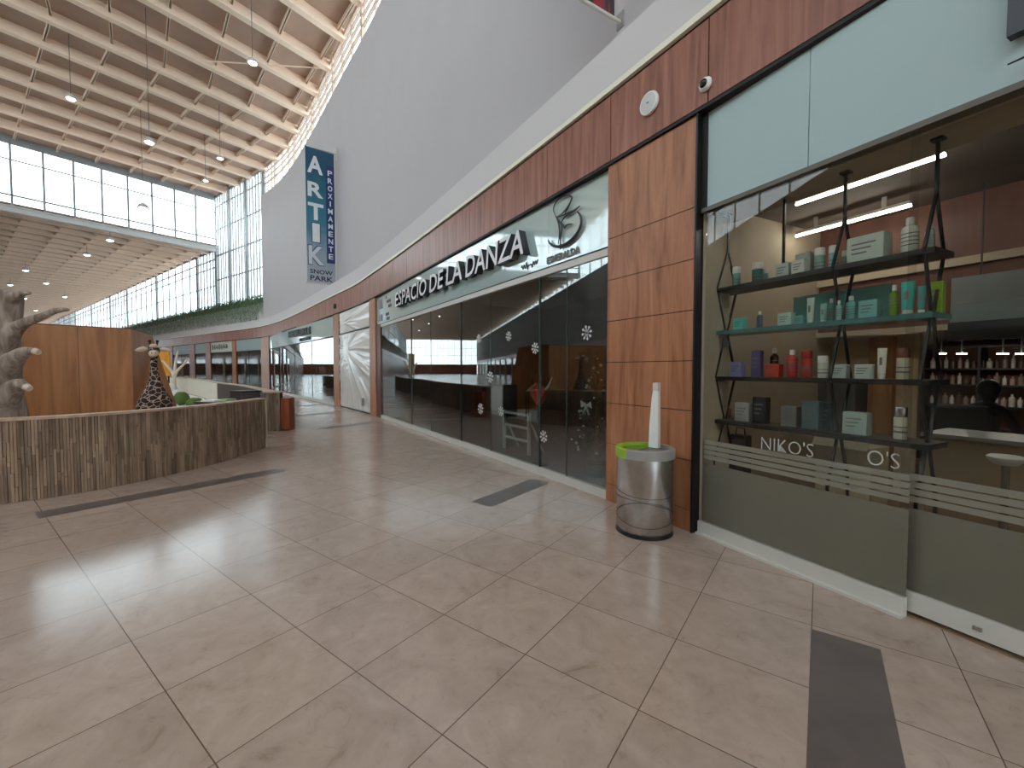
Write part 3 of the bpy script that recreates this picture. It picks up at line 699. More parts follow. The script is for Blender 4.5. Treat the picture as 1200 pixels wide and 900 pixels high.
for a in [
    ('jar', 861, 10, 313, 0, (120, 160, 148), 'pale green jar at the far end of the top salon shelf'),
    ('jar', 885, 13, 308, 0, DTEAL, 'dark teal jar with white lid, second on the top salon shelf'),
    ('jar', 895, 6, 315, 0, TEAL, 'tiny teal jar tucked beside the dark teal jar', None, D_SH + .05),
    ('box', 916, 17, 309, 0, (196, 206, 198), 'small flat white carton after the dark teal jar'),
    ('box', 934, 16, 305, 0, (214, 216, 206), 'small white carton in front of a grey carton', None, D_SH - .05),
    ('box', 940, 19, 297, 0, (160, 168, 160), 'taller grey green carton standing behind a small white one', None, D_SH + .09),
    ('jar', 957, 13, 291, 0, (140, 176, 164), 'tall sage green jar left of its blue green twin'),
    ('jar', 973, 12, 288, 0, (136, 180, 180), 'tall blue green jar with pale lid beside the long white carton'),
    ('jar', 986, 7, 294, 0, (150, 170, 160), 'little grey jar tucked against the long white carton', None, D_SH + .06),
    ('box', 1014, 46, 277, 0, (206, 214, 204), 'long white printed carton, largest thing on the top salon shelf'),
    ('bottle', 1061, 22, 255, 0, (222, 222, 214), 'large white bottle with printed lines on the top salon shelf'),
    ('bottle', 1084, 13, 262, 0, (132, 148, 140), 'grey bottle behind the glass joint on the top salon shelf'),
    ('jar', 848, 11, 370, 1, (84, 140, 140), 'teal jar at the far end of the aqua shelf', None, D_SH + .08),
    ('box', 866, 13, 373, 1, (96, 206, 190), 'bright turquoise carton on the aqua shelf'),
    ('bottle', 889, 8, 365, 1, (40, 84, 110), 'slim dark blue bottle on the aqua shelf'),
    ('box', 920, 17, 367, 1, (186, 212, 204), 'pale mint carton lying before the clear backing'),
    ('box', 936, 12, 370, 1, (120, 186, 180), 'low aqua carton between the mint carton and a white tube', None, D_SH + .04),
    ('tube', 948, 10, 349, 1, (198, 216, 206), 'tall whitish tube standing on the aqua shelf'),
    ('tube', 963, 9, 356, 1, (140, 190, 184), 'shorter pale aqua tube right of the tall whitish tube'),
    ('bottle', 972, 9, 350, 1, (90, 150, 146), 'striped teal bottle in the middle of the aqua shelf', None, D_SH + .06),
    ('bottle', 981, 7, 352, 1, (150, 200, 196), 'thin clear aqua bottle left of the wide aqua bottle', None, D_SH - .07),
    ('bottle', 995, 13, 347, 1, AQ, 'wide aqua bottle on the aqua shelf'),
    ('box', 1017, 24, 352, 1, (130, 196, 190), 'broad aqua carton at the near end of the clear backing'),
    ('bottle', 1045, 12, 334, 1, (120, 160, 40), 'lime green bottle beside the big turquoise tube'),
    ('tube', 1061, 18, 330, 1, (40, 180, 170), 'big turquoise tube standing past the clear backing', None, D_SH - .05),
    ('tube', 1077, 12, 335, 1, (70, 150, 150), 'duller teal tube right of the big turquoise tube', None, D_SH - .04),
    ('box', 1096, 16, 330, 1, (140, 180, 40), 'lime green carton at the near end of the aqua shelf', None, D_SH + .08),
    ('bottle', 846, 10, 414, 2, (120, 104, 160), 'purple bottle at the far end of the third salon shelf'),
    ('box', 864, 14, 424, 2, (150, 148, 200), 'lavender carton on the third salon shelf'),
    ('box', 887, 12, 411, 2, (96, 84, 130), 'tall violet carton on the third salon shelf'),
    ('box', 907, 18, 427, 2, (196, 62, 44), 'flat red carton under a dark bottle'),
    ('bottle', 907, 11, 408, 2, (44, 30, 30), 'dark brown bottle rising behind the flat red carton', None, D_SH + .1),
    ('bottle', 928, 14, 410, 2, (196, 66, 62), 'tall red bottle left of the red jar'),
    ('jar', 945, 14, 411, 2, (186, 60, 52), 'red jar with red lid on the third salon shelf', None, None, cm((170, 52, 46))),
    ('jar', 964, 13, 417, 2, (212, 210, 198), 'white jar with silver lid right of the red jar'),
    ('box', 985, 19, 427, 2, (196, 206, 200), 'white carton crossed by a rod on the third salon shelf', None, D_SH + .03),
    ('box', 1013, 22, 427, 2, (206, 214, 206), 'wide white carton after the rods on the third salon shelf'),
    ('tube', 1033, 12, 408, 2, (226, 224, 212), 'tall white tube with small print on the third salon shelf'),
    ('jar', 1058, 17, 408, 2, (206, 196, 176), 'cream tub with brown lid by the glass joint', None, None, cm((120, 66, 48))),
    ('box', 847, 17, 478, 3, (140, 92, 84), 'pinkish brown carton at the far end of the lowest shelf', None, D_SH + .085),
    ('box', 873, 18, 472, 3, (170, 172, 172), 'crinkled silver pouch on the lowest shelf', 'silver_pouch'),
    ('box', 893, 17, 465, 3, (32, 40, 46), 'near black carton on the lowest shelf'),
    ('box', 928, 20, 476, 3, (120, 128, 126), 'stack sized grey carton on the lowest shelf'),
    ('box', 953, 22, 470, 3, (92, 118, 122), 'blue grey carton in the middle of the lowest shelf'),
    ('box', 970, 13, 472, 3, (40, 66, 74), 'dark slate carton right of the blue grey carton', None, D_SH + .07),
    ('box', 1006, 31, 483, 3, (176, 196, 188), 'pale mint carton right of the crossed rods, lowest shelf'),
    ('jar', 1057, 17, 477, 3, (214, 210, 196), 'white tub with shiny lid on the lowest shelf', None, None, M['steel']),
]: product(*a)
# goods standing on the salon floor behind the shelf
t = thing('handbag_case', 'dark handbag shaped case under the lowest salon shelf', 'bag', (*NK.pt(NK.x(869, .75), .75), 0), NK.rz)
b = MB(); b.chamfer((0, 0, .42), (.17, .12, .84), .01); link('case_body', b, M['black'], t); b = MB(); b.tube([(-.05, 0, .84), (-.04, 0, .91), (.04, 0, .91), (.05, 0, .84)], .007, 6); link('handle', b, M['shelf_black'], t)
t = thing('carton', 'pale open cardboard carton behind the crossed rods of the salon shelf', 'box', (*NK.pt(NK.x(1000, 1.0), 1.0), 0), NK.rz)
b = MB(); b.span(-.2, .2, -.15, .15, 0, .86); link('carton_body', b, cm((206, 192, 160)), t); b = MB(); b.box((.0, -.18, .9), (.4, .006, .12), M=Matrix.Rotation(-.5, 3, 'X')); link('flap', b, cm((214, 200, 170)), t)

# salon furniture deeper in
ct = thing('reception_counter', 'low salon counter with pale top edge behind the sliding pane', 'counter', NK.loc(), NK.rz)
x0, x1 = NK.x(1088, 2.0), W_NK - .05
b = MB(); b.span(x0, x1, 2.0, 2.55, 0, .88); link('counter_body', b, pm('tan_laminate', srgb(150, 128, 100), .5), ct)
b = MB(); b.span(x0 - .03, x1, 1.96, 2.58, .88, .915); link('countertop', b, pm('grey_worktop', srgb(140, 140, 136), .3), ct)
xx = NK.x(1183, 1.35); st = thing('round_stool', 'white round stool before the salon counter', 'stool', (*NK.pt(xx, 1.35), 0), NK.rz)
zt = zat(534, NK.pt(xx, 1.35))
b = MB(); b.lathe([(.0, zt - .07), (.06, zt - .065), (.095, zt - .03), (.1, zt - .01), (.085, zt), (0, zt + .002)], n=24); link('seat', b, M['cap_white'], st, smooth=40)
b = MB(); b.lathe([(.022, .02), (.022, zt - .066)], n=12); link('pole', b, M['steel'], st); b = MB(); b.lathe([(.17, 0), (.17, .012), (.03, .03)], n=24); link('base', b, M['steel'], st)
# salon chair
xx = NK.x(1100, 2.95) + .12; sc_ = thing('salon_chair', 'black padded salon chair behind the counter', 'chair', (*NK.pt(xx, 3.1), 0), NK.rz + .3)
b = MB(); b.chamfer((0, 0, .52), (.55, .52, .14), .03); link('seat', b, M['black'], sc_); b = MB(); b.chamfer((0, .25, .84), (.5, .1, .52), .03); link('backrest', b, M['black'], sc_)
for sx in (-1, 1): b = MB(); b.chamfer((sx * .3, -.02, .66), (.07, .46, .07), .015); b.span(sx * .3 - .015, sx * .3 + .015, -.05, .02, .5, .63); link('armrest', b, M['black'], sc_)
b = MB(); b.lathe([(.04, .02), (.04, .46)], n=12); b.lathe([(.28, .004), (.28, .02), (.05, .04)], n=20); link('pedestal', b, M['steel'], sc_)
# seated person in dark clothes
def person(P, rz):
    t = thing('person', 'person in dark clothes sitting with back to the salon window', 'person', (*P, 0), rz)
    V = [(0, 0, .56), (0, -.02, .72), (0, -.05, .9), (0, -.07, 1.02), (0, -.09, 1.1), (0, -.11, 1.18), (0, -.12, 1.29)]
    E = [(i, i + 1) for i in range(6)]; R = [.155, .145, .16, .11, .05, .085, .085]
    def limb(root, pts, rs):
        prev = root
        for p, r in zip(pts, rs): V.append(p); R.append(r); E.append((prev, len(V) - 1)); prev = len(V) - 1
        return prev
    for s in (-1, 1):
        k = limb(3, [(s * .19, -.08, 1.0), (s * .25, -.16, .78), (s * .17, -.36, .72)], [.06, .047, .036])
        k = limb(k, [(s * .15, -.43, .72)], [.028])
        for q in range(4): limb(k, [(s * (.16 - .022 * q), -.49, .715), (s * (.16 - .022 * q), -.53 + .01 * q, .70)], [.0095, .008])
        limb(k, [(s * .11, -.45, .73), (s * .095, -.48, .725)], [.011, .009])
        limb(0, [(s * .1, -.06, .54), (s * .12, -.46, .54), (s * .12, -.46, .1), (s * .12, -.6, .05)], [.1, .065, .045, .038])
    o = skin('body', V, E, R, pm('dark_clothing', srgb(24, 22, 26), .8), t)
    b = MB(); b.ball((0, -.09, 1.26), .105, 16, 10, 1.15, .03); link('hair', b, pm('black_hair', srgb(16, 13, 12), .6), t, smooth=60)
    b = MB(); b.ball((0, -.165, 1.245), .062, 14, 9, 1.25); b.tube([(0, -.22, 1.265), (0, -.243, 1.235)], [.008, .013], 8); link('face', b, pm('skin_tone', srgb(190, 140, 112), .5), t, smooth=60)
    return t
xx = NK.x(1150, 4.3); person(NK.pt(xx, 4.3), NK.rz + PI - .5)
t = thing('stool', 'dark stool carrying the seated person in the salon', 'stool', (*NK.pt(xx, 4.3), 0), NK.rz)
b = MB(); b.lathe([(.19, .36), (.2, .38), (.2, .41), (.17, .425)], n=20); link('seat', b, M['black'], t); b = MB(); b.lathe([(.24, 0), (.24, .015), (.03, .04), (.03, .36)], n=16); link('base', b, M['steel'], t)
# back shelves with bottles
bs = thing('wall_shelf', 'dark wall shelving full of bottles at the back of the salon', 'shelf', NK.loc(), NK.rz)
xa, xb = NK.x(1082, 6.0), NK.x(1225, 6.0)
ZB = [.95, 1.27, 1.52]
for z in ZB + [1.86]: b = MB(); b.span(xa, xb, 5.98, 6.28, z - .025, z); link('shelf_board', b, M['shelf_black'], bs)
b = MB(); b.span(xa, xb, 6.28, 6.3, 0, 1.9); link('back_panel', b, pm('red_brown_backing', srgb(110, 70, 58), .7), bs)
for xq in (xa, (xa + xb) / 2, xb): b = MB(); b.span(xq - .015, xq + .015, 5.98, 6.28, 0, 1.86); link('upright', b, M['shelf_black'], bs)
bcol = [(206, 200, 190), (150, 130, 120), (190, 160, 150), (96, 70, 64), (220, 214, 206)]
for r_, z in enumerate(ZB):
    n_ = 15
    for k in range(n_):
        xx = xa + .08 + (xb - xa - .16) * k / (n_ - 1); P = NK.pt(xx, 6.1)
        hh = .12 + .07 * random.random(); rr = .022 + .012 * random.random(); b = MB()
        b.lathe([(rr, 0), (rr, hh * .7), (rr * .4, hh * .8), (rr * .4, hh)], n=10)
        tag(link('shampoo_bottle', b, cm(bcol[(k * 3 + r_ * 2 + k // 4) % 5]), None, (*P, z), NK.rz, smooth=40), 'small bottle on the ' + ('lowest', 'middle', 'upper')[r_] + ' dark wall shelf at the back of the salon', 'bottle', 'bottles on the ' + ('lowest', 'middle', 'upper')[r_] + ' back shelf')
# hanging board
xa = NK.x(1112, 2.7); mbd = thing('menu_board', 'grey blue and black sign board hanging under the salon ceiling', 'sign', NK.loc(), NK.rz)
za, zb, zc = NK.xz(1150, 322, 2.7)[1], NK.xz(1150, 376, 2.7)[1], NK.xz(1150, 398, 2.7)[1]
b = MB(); b.span(xa, W_NK - .1, 2.68, 2.72, zb, za); link('upper_panel', b, pm('grey_blue_panel', srgb(132, 146, 150), .3), mbd)
b = MB(); b.span(xa - .01, W_NK - .1, 2.66, 2.74, zc, zb); link('lower_panel', b, M['black'], mbd)
b = MB(); b.bar((xa + .2, 2.7, za), (xa + .2, 2.7, 3.3), .012, .012); b.bar((xa + 2.2, 2.7, za), (xa + 2.2, 2.7, 3.3), .012, .012); link('hanger', b, M['black'], mbd)

# ------------------------------------------------------------------ fittings on the fascia
def fascia_frame(px): s = S(px); P, rz = wall_frame(s, .06); return Frame(P, rz)
fr = fascia_frame(763.5); z = zat(122, fr.P)
t = thing('wall_speaker', 'round white flat speaker on the wooden fascia above the pier', 'speaker', fr.loc(z), fr.rz)
b = MB(); R_ = Matrix.Rotation(PI / 2, 3, 'X')
def disc(mb, prof, n=28): # lathe about the wall normal
    mb.loft([[(r * math.cos(2 * PI * i / n), -y, r * math.sin(2 * PI * i / n)) for i in range(n)] for r, y in prof])
disc(b, [(.105, 0), (.112, .02), (.105, .035), (.092, .036)]); link('rim', b, M['cap_white'], t, smooth=40)
b = MB(); disc(b, [(.09, .03), (.09, .039), (.06, .042), (.01, .043)]); link('grille', b, cm((206, 204, 204)), t, smooth=40)
b = MB(); b.span(-.012, .012, -.046, -.043, -.006, .006); link('badge', b, M['print'], t)
fr = fascia_frame(827.5); z = zat(99.5, fr.P)
t = thing('dome_camera', 'small white dome camera with black eye on the fascia', 'camera', fr.loc(z), fr.rz)
b = MB(); disc(b, [(.055, 0), (.06, .015), (.05, .035), (.034, .042)]); link('housing', b, M['cap_white'], t, smooth=40)
b = MB(); disc(b, [(.036, .036), (.034, .05), (.02, .062), (.004, .066)]); link('lens_dome', b, pm('black_lens', srgb(14, 14, 16), .1), t, smooth=60)
fr = fascia_frame(396); z = zat(359, fr.P)
t = thing('wall_sensor', 'small dark sensor on the fascia above the wrapped shop front', 'sensor', fr.loc(z), fr.rz)
b = MB(); disc(b, [(.1, 0), (.11, .03), (.08, .07), (.02, .08)], 16); link('housing', b, M['black'], t)
# ------------------------------------------------------------------ dance shop
EF, W_E = chord_frame(SE0, SE1, -.03)
def lk(name, mb, mat, fr, parent=None, smooth=False):
    if parent is None: return struct(name, mb, mat, smooth=smooth, loc=fr.loc(), rz=fr.rz)
    return link(name, mb, mat, parent, smooth=smooth)
WN[0] += 1
base = MB(); base.span(0, W_E, -.03, .05, 0, .1); we = lk('window_%d' % WN[0], base, M['white_trim'], EF)
seams = [0.02] + [EF.x(p) for p in (482, 505, 540, 575, 632, 664)] + [W_E - .02]
for k, (a, c_) in enumerate(zip(seams[:-1], seams[1:])):
    dd = .012 if k % 2 else 0.0
    b = MB(); b.span(a + .004, c_ - .004, dd, dd + .01, .1, 2.8); lk('pane', b, M['shop_glass'], EF, we)
    if k: b = MB(); b.span(a - .005, a + .005, -.002, .016, .1, 2.8); lk('edge_strip', b, pm('glass_edge', srgb(60, 74, 70), .2) if k != 3 else M['black'], EF, we)
b = MB(); b.span(0, W_E, -.02, .06, 2.8, 2.885); lk('trim_7', b, M['white_trim'], EF)
b = MB(); b.span(0, W_E, -.025, .06, 2.885, 2.9); lk('trim_8', b, M['dark_gap'], EF)
sx_ = [EF.x(441.8),  EF.x(497), EF.x(547), EF.x(592), EF.x(642.5), W_E]
for a, c_ in zip(sx_[:-1], sx_[1:]):
    b = MB(); b.span(a + .0035, c_ - .0035, .0, .03, 2.905, Z_F0 - .035); lk('sign_band_panel', b, M['sign_panel'], EF)
# raised lettering
M['letter_face'] = pm('brushed_letter_face', srgb(216, 214, 216), .35, var=.03)
M['letter_side'] = pm('dark_letter_return', srgb(58, 58, 62), .45)
sg = thing('shop_sign', 'raised grey italic letters reading ESPACIO DE LA DANZA on the pale glass band', 'sign', EF.loc(), EF.rz)
words = [('ESPACIO', 467, 361, 504), ('DE', 507.5, 347, 524), ('LA', 527, 339, 546), ('DANZA', 550, 331, 618)]
for wd, pa, _, pb in words:
    xa, xb = EF.x(pa, -.06), EF.x(pb, -.06)
    me = text_mesh(wd, 1, .06, .012, .12); fit_mesh(me, xa, xb, 3.165, 3.535)
    me.materials.clear(); me.materials.append(M['letter_face']); me.materials.append(M['letter_side'])
    bm = bmesh.new(); bm.from_mesh(me); bm.normal_update()
    for f in bm.faces: f.material_index = 0 if abs(f.normal.y) > .8 else 1
    bm.to_mesh(me); bm.free()
    o = bpy.data.objects.new('word', me); COL.objects.link(o); o.parent = sg; o.location = (0, -.075, 0)
t = thing('script_line', 'thin dark handwritten line under the last raised letters', 'lettering', EF.loc(), EF.rz)
b = MB(); pts = []
for k in range(60):
    f = k / 59; px = 611 + 19.5 * f; py = 314 - 7.5 * f
    x, z = EF.xz(px, py, -.004)
    amp = .03 * (1 + .9 * (.3 < f < .42) + .7 * (.62 < f < .7)); pts.append((x, -.006, z + amp * math.sin(f * 46) * (1 if math.sin(f * 9) > -.6 else .2)))
b.tube(pts, .006, 5); link('script_stroke', b, M['letter_side'], t)
lg = thing('dancer_logo', 'dark curved emblem of a dancer forming a letter S with small word below', 'logo', EF.loc(), EF.rz)
def strokes(b, L_, r, d=-.03):
    for pl in L_:
        P = []
        for cx, cy in pl: P.append(EF.xz(620 + cx / 6.925, 200 + cy / 6.925, d))
        # smooth
        Q = []
        for i in range(len(P) - 1):
            p0, p1, p2, p3 = [np.array(P[max(0, min(len(P) - 1, i + j))]) for j in (-1, 0, 1, 2)]
            for q in range(6):
                t_ = q / 6; Q.append(.5 * ((2 * p1) + (p2 - p0) * t_ + (2 * p0 - 5 * p1 + 4 * p2 - p3) * t_ ** 2 + (3 * p1 - p0 - 3 * p2 + p3) * t_ ** 3))
        Q.append(np.array(P[-1])); n_ = len(Q)
        b.tube([(x, d, z) for x, z in Q], [r * (.35 + .65 * math.sin(PI * (i + .6) / (n_ + .2))) for i in range(n_)], 6)
b = MB(); strokes(b, [[(390, 330), (420, 375), (418, 450), (375, 530), (300, 595), (220, 616), (170, 590), (156, 562)]], .022); link('crescent', b, M['letter_side'], lg)
b = MB(); strokes(b, [[(212, 360), (198, 310), (228, 240), (300, 200), (345, 215), (325, 275), (270, 345), (222, 375)], [(290, 345), (320, 290), (350, 225)]], .012); link('raised_arm_loop', b, M['letter_side'], lg)
b = MB(); strokes(b, [[(212, 360), (238, 420), (248, 500), (235, 600)], [(222, 375), (265, 450), (255, 550), (252, 640)], [(262, 420), (290, 375), (345, 340), (410, 290)], [(230, 380), (300, 350), (360, 325), (412, 285)], [(262, 420), (290, 465)], [(285, 470), (310, 440), (352, 432)]], .012); link('dancer_body', b, M['letter_side'], lg)
xa, za = EF.xz(641, 308, -.01); xb, zb = EF.xz(679, 297, -.01)
me = text_mesh('ESMERALDA', 1, .006, .004); fit_mesh(me, xa, xb, (za + zb) / 2 - .01, (za + zb) / 2 + .085)
o = link('word', me, pm('bronze_letters', srgb(120, 116, 108), .4), lg); o.location = (0, -.012, 0)
t = thing('logo_cluster', 'small purple grey squares and dark marks at the far end of the dance sign', 'logo', EF.loc(), EF.rz)
b = MB()
for py, hh in ((353, .3), (369, .2)):
    x0, z = EF.xz(443.5, py + 5, -.01); b.span(x0 + .06, x0 + .42, -.012, 0, z - hh / 2 + .02, z + hh / 2)
link('square', b, pm('purple_grey_print', srgb(128, 116, 132), .5), t)
b = MB()
for px, py, wd in ((455, 347, .1), (456, 352, .34), (458, 357, .3), (455, 367, .3), (456, 372, .22)):
    x0, z = EF.xz(px - 3, py + 2, -.01)
    k = 0
    while k < wd: b.span(x0 + k, x0 + k + .05 + .03 * random.random(), -.012, 0, z - .03, z + .05); k += .1
link('mark', b, M['letter_side'], t)
# room of the dance shop
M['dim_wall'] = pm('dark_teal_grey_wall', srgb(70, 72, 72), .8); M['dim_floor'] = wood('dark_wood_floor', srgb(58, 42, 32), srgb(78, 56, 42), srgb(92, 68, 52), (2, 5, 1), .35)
def room(name, fr, W_, depth, wall, flo, h=3.78, floor_name=None):
    b = MB(); b.span(-.1, W_ + .1, depth, depth + .1, 0, h); b.span(-.12, -.02, .14, depth, 0, h); b.span(W_ + .02, W_ + .12, .14, depth, 0, h); b.span(-.1, W_ + .1, .1, depth, h, h + .1)
    lk('wall_' + name, b, wall, fr)
    b = MB(); b.span(0, W_, .06, depth, .0013, .004); lk('floor_' + name, b, flo, fr)
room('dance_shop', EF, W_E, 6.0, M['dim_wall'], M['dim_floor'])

# snowflake stickers on the glass
M['snow'] = pm('white_sticker', srgb(232, 232, 228), .5)
def snowflake(px, py, r, label):
    x, z = EF.xz(px, py, -.004); b = MB()
    for k in range(8):
        a = PI * k / 4 + .2; d = Vector((math.cos(a), 0, math.sin(a))); n_ = Vector((-math.sin(a), 0, math.cos(a)))
        b.bar(Vector((0, 0, 0)) + d * r * .18, d * r * .95, .012, .002)
        vs = [d * r * .55 + n_ * r * .02, d * r * .8 + n_ * r * .2, d * r * 1.0 + n_ * r * .08, d * r * 1.0 - n_ * r * .08, d * r * .8 - n_ * r * .2, d * r * .55 - n_ * r * .02]
        b.add([v + Vector((0, -.001, 0)) for v in vs], [(0, 1, 2, 3, 4, 5)])
    P = EF.pt(x, -.004)
    o = link('snowflake_sticker', b, M['snow'], None, (*P, z), EF.rz); tag(o, label, 'sticker', 'snowflake stickers on the dance shop glass')
for a in [(687.5, 390, .092, 'large white snowflake sticker highest on the glass, near the wooden pier'), (627, 408, .085, 'white snowflake sticker above the red Christmas decoration'),
          (596, 394, .08, 'white snowflake sticker beside the pale streak high on the glass'), (574.5, 442, .1, 'white snowflake sticker left of the red decoration at half height'),
          (563, 479, .1, 'faint white snowflake sticker lowest on the far panes'), (587, 482, .085, 'white snowflake sticker just above the white ladder rack, left side'),
          (637, 511.5, .085, 'white snowflake sticker right of the white ladder rack, lowest of all'), (561, 397, .08, 'small white snowflake sticker highest on the far panes')]: snowflake(*a)

# white ladder rack
P = EF.pt(EF.x(591, .6), .6); x1 = EF.x(620, .6) - EF.x(591, .6)
t = thing('ladder_rack', 'small white ladder shaped rack behind the dance shop glass', 'rack', (*P, 0), EF.rz)
for xx in (0, x1): b = MB(); b.span(xx - .022, xx + .022, -.025, .025, .004, .74); link('post', b, M['white_trim'], t)
for zz in (.70, .47, .24): b = MB(); b.span(.02, x1 - .02, -.018, .018, zz - .02, zz + .02); link('rung', b, M['white_trim'], t)
for xx in (0, x1): b = MB(); b.bar((xx, .02, .6), (xx, .32, .012), .03, .03); link('rear_leg', b, M['white_trim'], t)

# Christmas tree
P = EF.pt(EF.x(700, .62), .62)
t = thing('christmas_tree', 'dark Christmas tree with white ornaments behind the glass by the pier', 'tree', (*P, 0), EF.rz)
b = MB(); HT = 1.75
for k in range(2600):
    f = random.random() ** .7; z = .28 + (HT - .28) * f; rr = (.36 * (1 - f) + .02) * (.45 + .55 * random.random()); a = random.random() * 2 * PI
    p = Vector((rr * math.cos(a), rr * math.sin(a), z)); d = Vector((math.cos(a), math.sin(a), .25 + .3 * random.random())) * (.05 + .04 * random.random()); s_ = Vector((-math.sin(a), math.cos(a), 0)) * .008
    b.add([p - s_, p + s_, p + d + Vector((0, 0, .004))], [(0, 1, 2)])
link('foliage', b, pm('dark_fir_green', srgb(34, 52, 36), .7, var=.3, scale=30), t)
b = MB(); b.lathe([(.03, .1), (.025, .9), (.008, HT)], n=10); link('trunk', b, M['pier_dark'], t)
b = MB(); b.lathe([(.13, .004), (.16, .18), (.14, .2), (.0, .2)], n=20); link('pot', b, M['black'], t, smooth=40)
for k in range(44):
    f = random.random(); z = .35 + (HT - .4) * f; rr = .37 * (1 - f) + .03; a = random.uniform(PI * .9, 2.1 * PI)
    o_ = MB(); o_.ball((rr * math.cos(a), rr * math.sin(a), z), .012 + .012 * random.random(), 8, 6); link('ornament', o_, M['snow'] if k % 4 else M['steel'], t, smooth=60)
b = MB(); zb_ = 1.02
for s_ in (-1, 1): b.add([(.1, -.3, zb_), (.1 + s_ * .1, -.31, zb_ + .06), (.1 + s_ * .11, -.29, zb_ - .04), (.1, -.27, zb_ + .01)], [(0, 1, 2), (1, 2, 3), (0, 1, 3), (0, 2, 3)]); b.bar((.1, -.3, zb_), (.1 + s_ * .06, -.3, zb_ - .13), .03, .006)
link('bow', b, M['snow'], t)

# red Christmas decoration on a dark stand
xd, zd = EF.xz(632, 460, .35); P = EF.pt(xd, .35)
M['red'] = pm('red_felt', srgb(176, 30, 28), .75)
t = thing('christmas_decoration', 'red Christmas house decoration with golden roof strips and brown sprigs', 'decoration', (*P, 0), EF.rz)
b = MB(); r_ = .2; b.loft([[(-r_, y, zd + .02), (-.02, y, zd - r_ * .95), (.02, y, zd - r_ * .95), (r_, y, zd + .02), (.0, y, zd + r_ * .55)] for y in (-.05, .05)]); link('red_body', b, M['red'], t)
b = MB(); b.bar((-r_ * 1.15, -.055, zd + .03), (.0, -.055, zd + r_ * .72), .03, .022); b.bar((0, -.055, zd + r_ * .72), (r_ * 1.15, -.055, zd + .03), .03, .022); link('roof_strip', b, pm('gold_strip', srgb(150, 76, 50), .5), t)
b = MB()
for k in range(16):
    a = PI * (.15 + .7 * k / 15); q = .16 + .1 * random.random()
    b.tube([(.04 * math.cos(a), 0, zd + .12), (q * .6 * math.cos(a), random.uniform(-.05, .05), zd + .12 + q * .7 * math.sin(a)), (q * math.cos(a) * 1.2, random.uniform(-.06, .06), zd + .12 + q * math.sin(a))], [.009, .007, .003], 5)
link('sprigs', b, pm('brown_sprig', srgb(120, 60, 48), .7), t)
b = MB(); b.tube([(.16, -.02, zd + .04), (.26, -.03, zd + .1), (.36, -.03, zd + .24)], [.012, .016, .006], 6); link('white_feather', b, M['snow'], t)
b = MB(); b.lathe([(.018, .004), (.018, zd - .18)], n=8); b.lathe([(.14, .004), (.14, .016), (.03, .03)], n=16); link('stand', b, M['black'], t)

# ------------------------------------------------------------------ shop front wrapped in plastic sheeting
WF, W_W = chord_frame(SW0, SW1, -.02)
M['plastic'] = pm('white_plastic_sheet', srgb(214, 208, 200), .22, var=.03, spec=.6)
def sheet(x0, x1, z0, z1, fx_, fz, amp, seed, y0=-.01):
    rnd = random.Random(seed); n, m = 46, 60; ph = [rnd.random() * 6.28 for _ in range(6)]; b = MB(); vs = []
    for j in range(m + 1):
        for i in range(n + 1):
            x = x0 + (x1 - x0) * i / n; z = z0 + (z1 - z0) * j / m; a = math.atan2(z - fz, x - fx_); rr = math.hypot(z - fz, x - fx_)
            y = amp * (math.sin(a * 17 + ph[0]) * .5 + math.sin(a * 29 + 3 * math.sin(z * 1.7 + ph[1])) * .35 + .4 * abs(math.sin(a * 9 + ph[2] + rr))) * min(1, rr * 1.4)
            vs.append((x, y0 - abs(y), z))
    for j in range(m):
        for i in range(n): q = j * (n + 1) + i; b.add([], []); b.f.append((q, q + 1, q + n + 2, q + n + 1)); b.m.append(0)
    b.v = vs; return b
b = MB(); b.span(0, W_W, .0, .05, .02, 2.9); ws = lk('wall_wrapped_front', b, cm((190, 182, 172)), WF)
o = thing('plastic_sheeting', 'crinkled white plastic sheeting stretched over the closed shop front', 'plastic sheet', WF.loc(), WF.rz)
link('lower_sheet', sheet(.03, W_W - .03, .06, 2.88, .9, 2.3, .04, 3), M['plastic'], o, smooth=60)
link('upper_sheet', sheet(.03, W_W - .03, 2.94, 3.74, .5, 3.3, .04, 5), M['plastic'], o, smooth=60)
b = MB(); b.span(0, W_W, -.02, .03, 2.885, 2.925); b.span(0, W_W, -.01, .04, 0, .03); lk('trim_9', b, M['dark_gap'], WF)
b = MB(); b.span(0, W_W, .0, .03, 2.93, Z_F0 - .035); lk('wall_wrapped_band', b, M['sign_panel'], WF)
xk, zk = WF.xz(424, 470, -.12); b = MB(); b.span(xk - .06, xk + .06, -.13, -.066, zk - .16, zk + .1); o = lk('lock_box', b, M['grey_plastic'], WF); o['kind'] = 'thing'; tag(o, 'small grey lock box low on the plastic sheeting', 'lock'); 

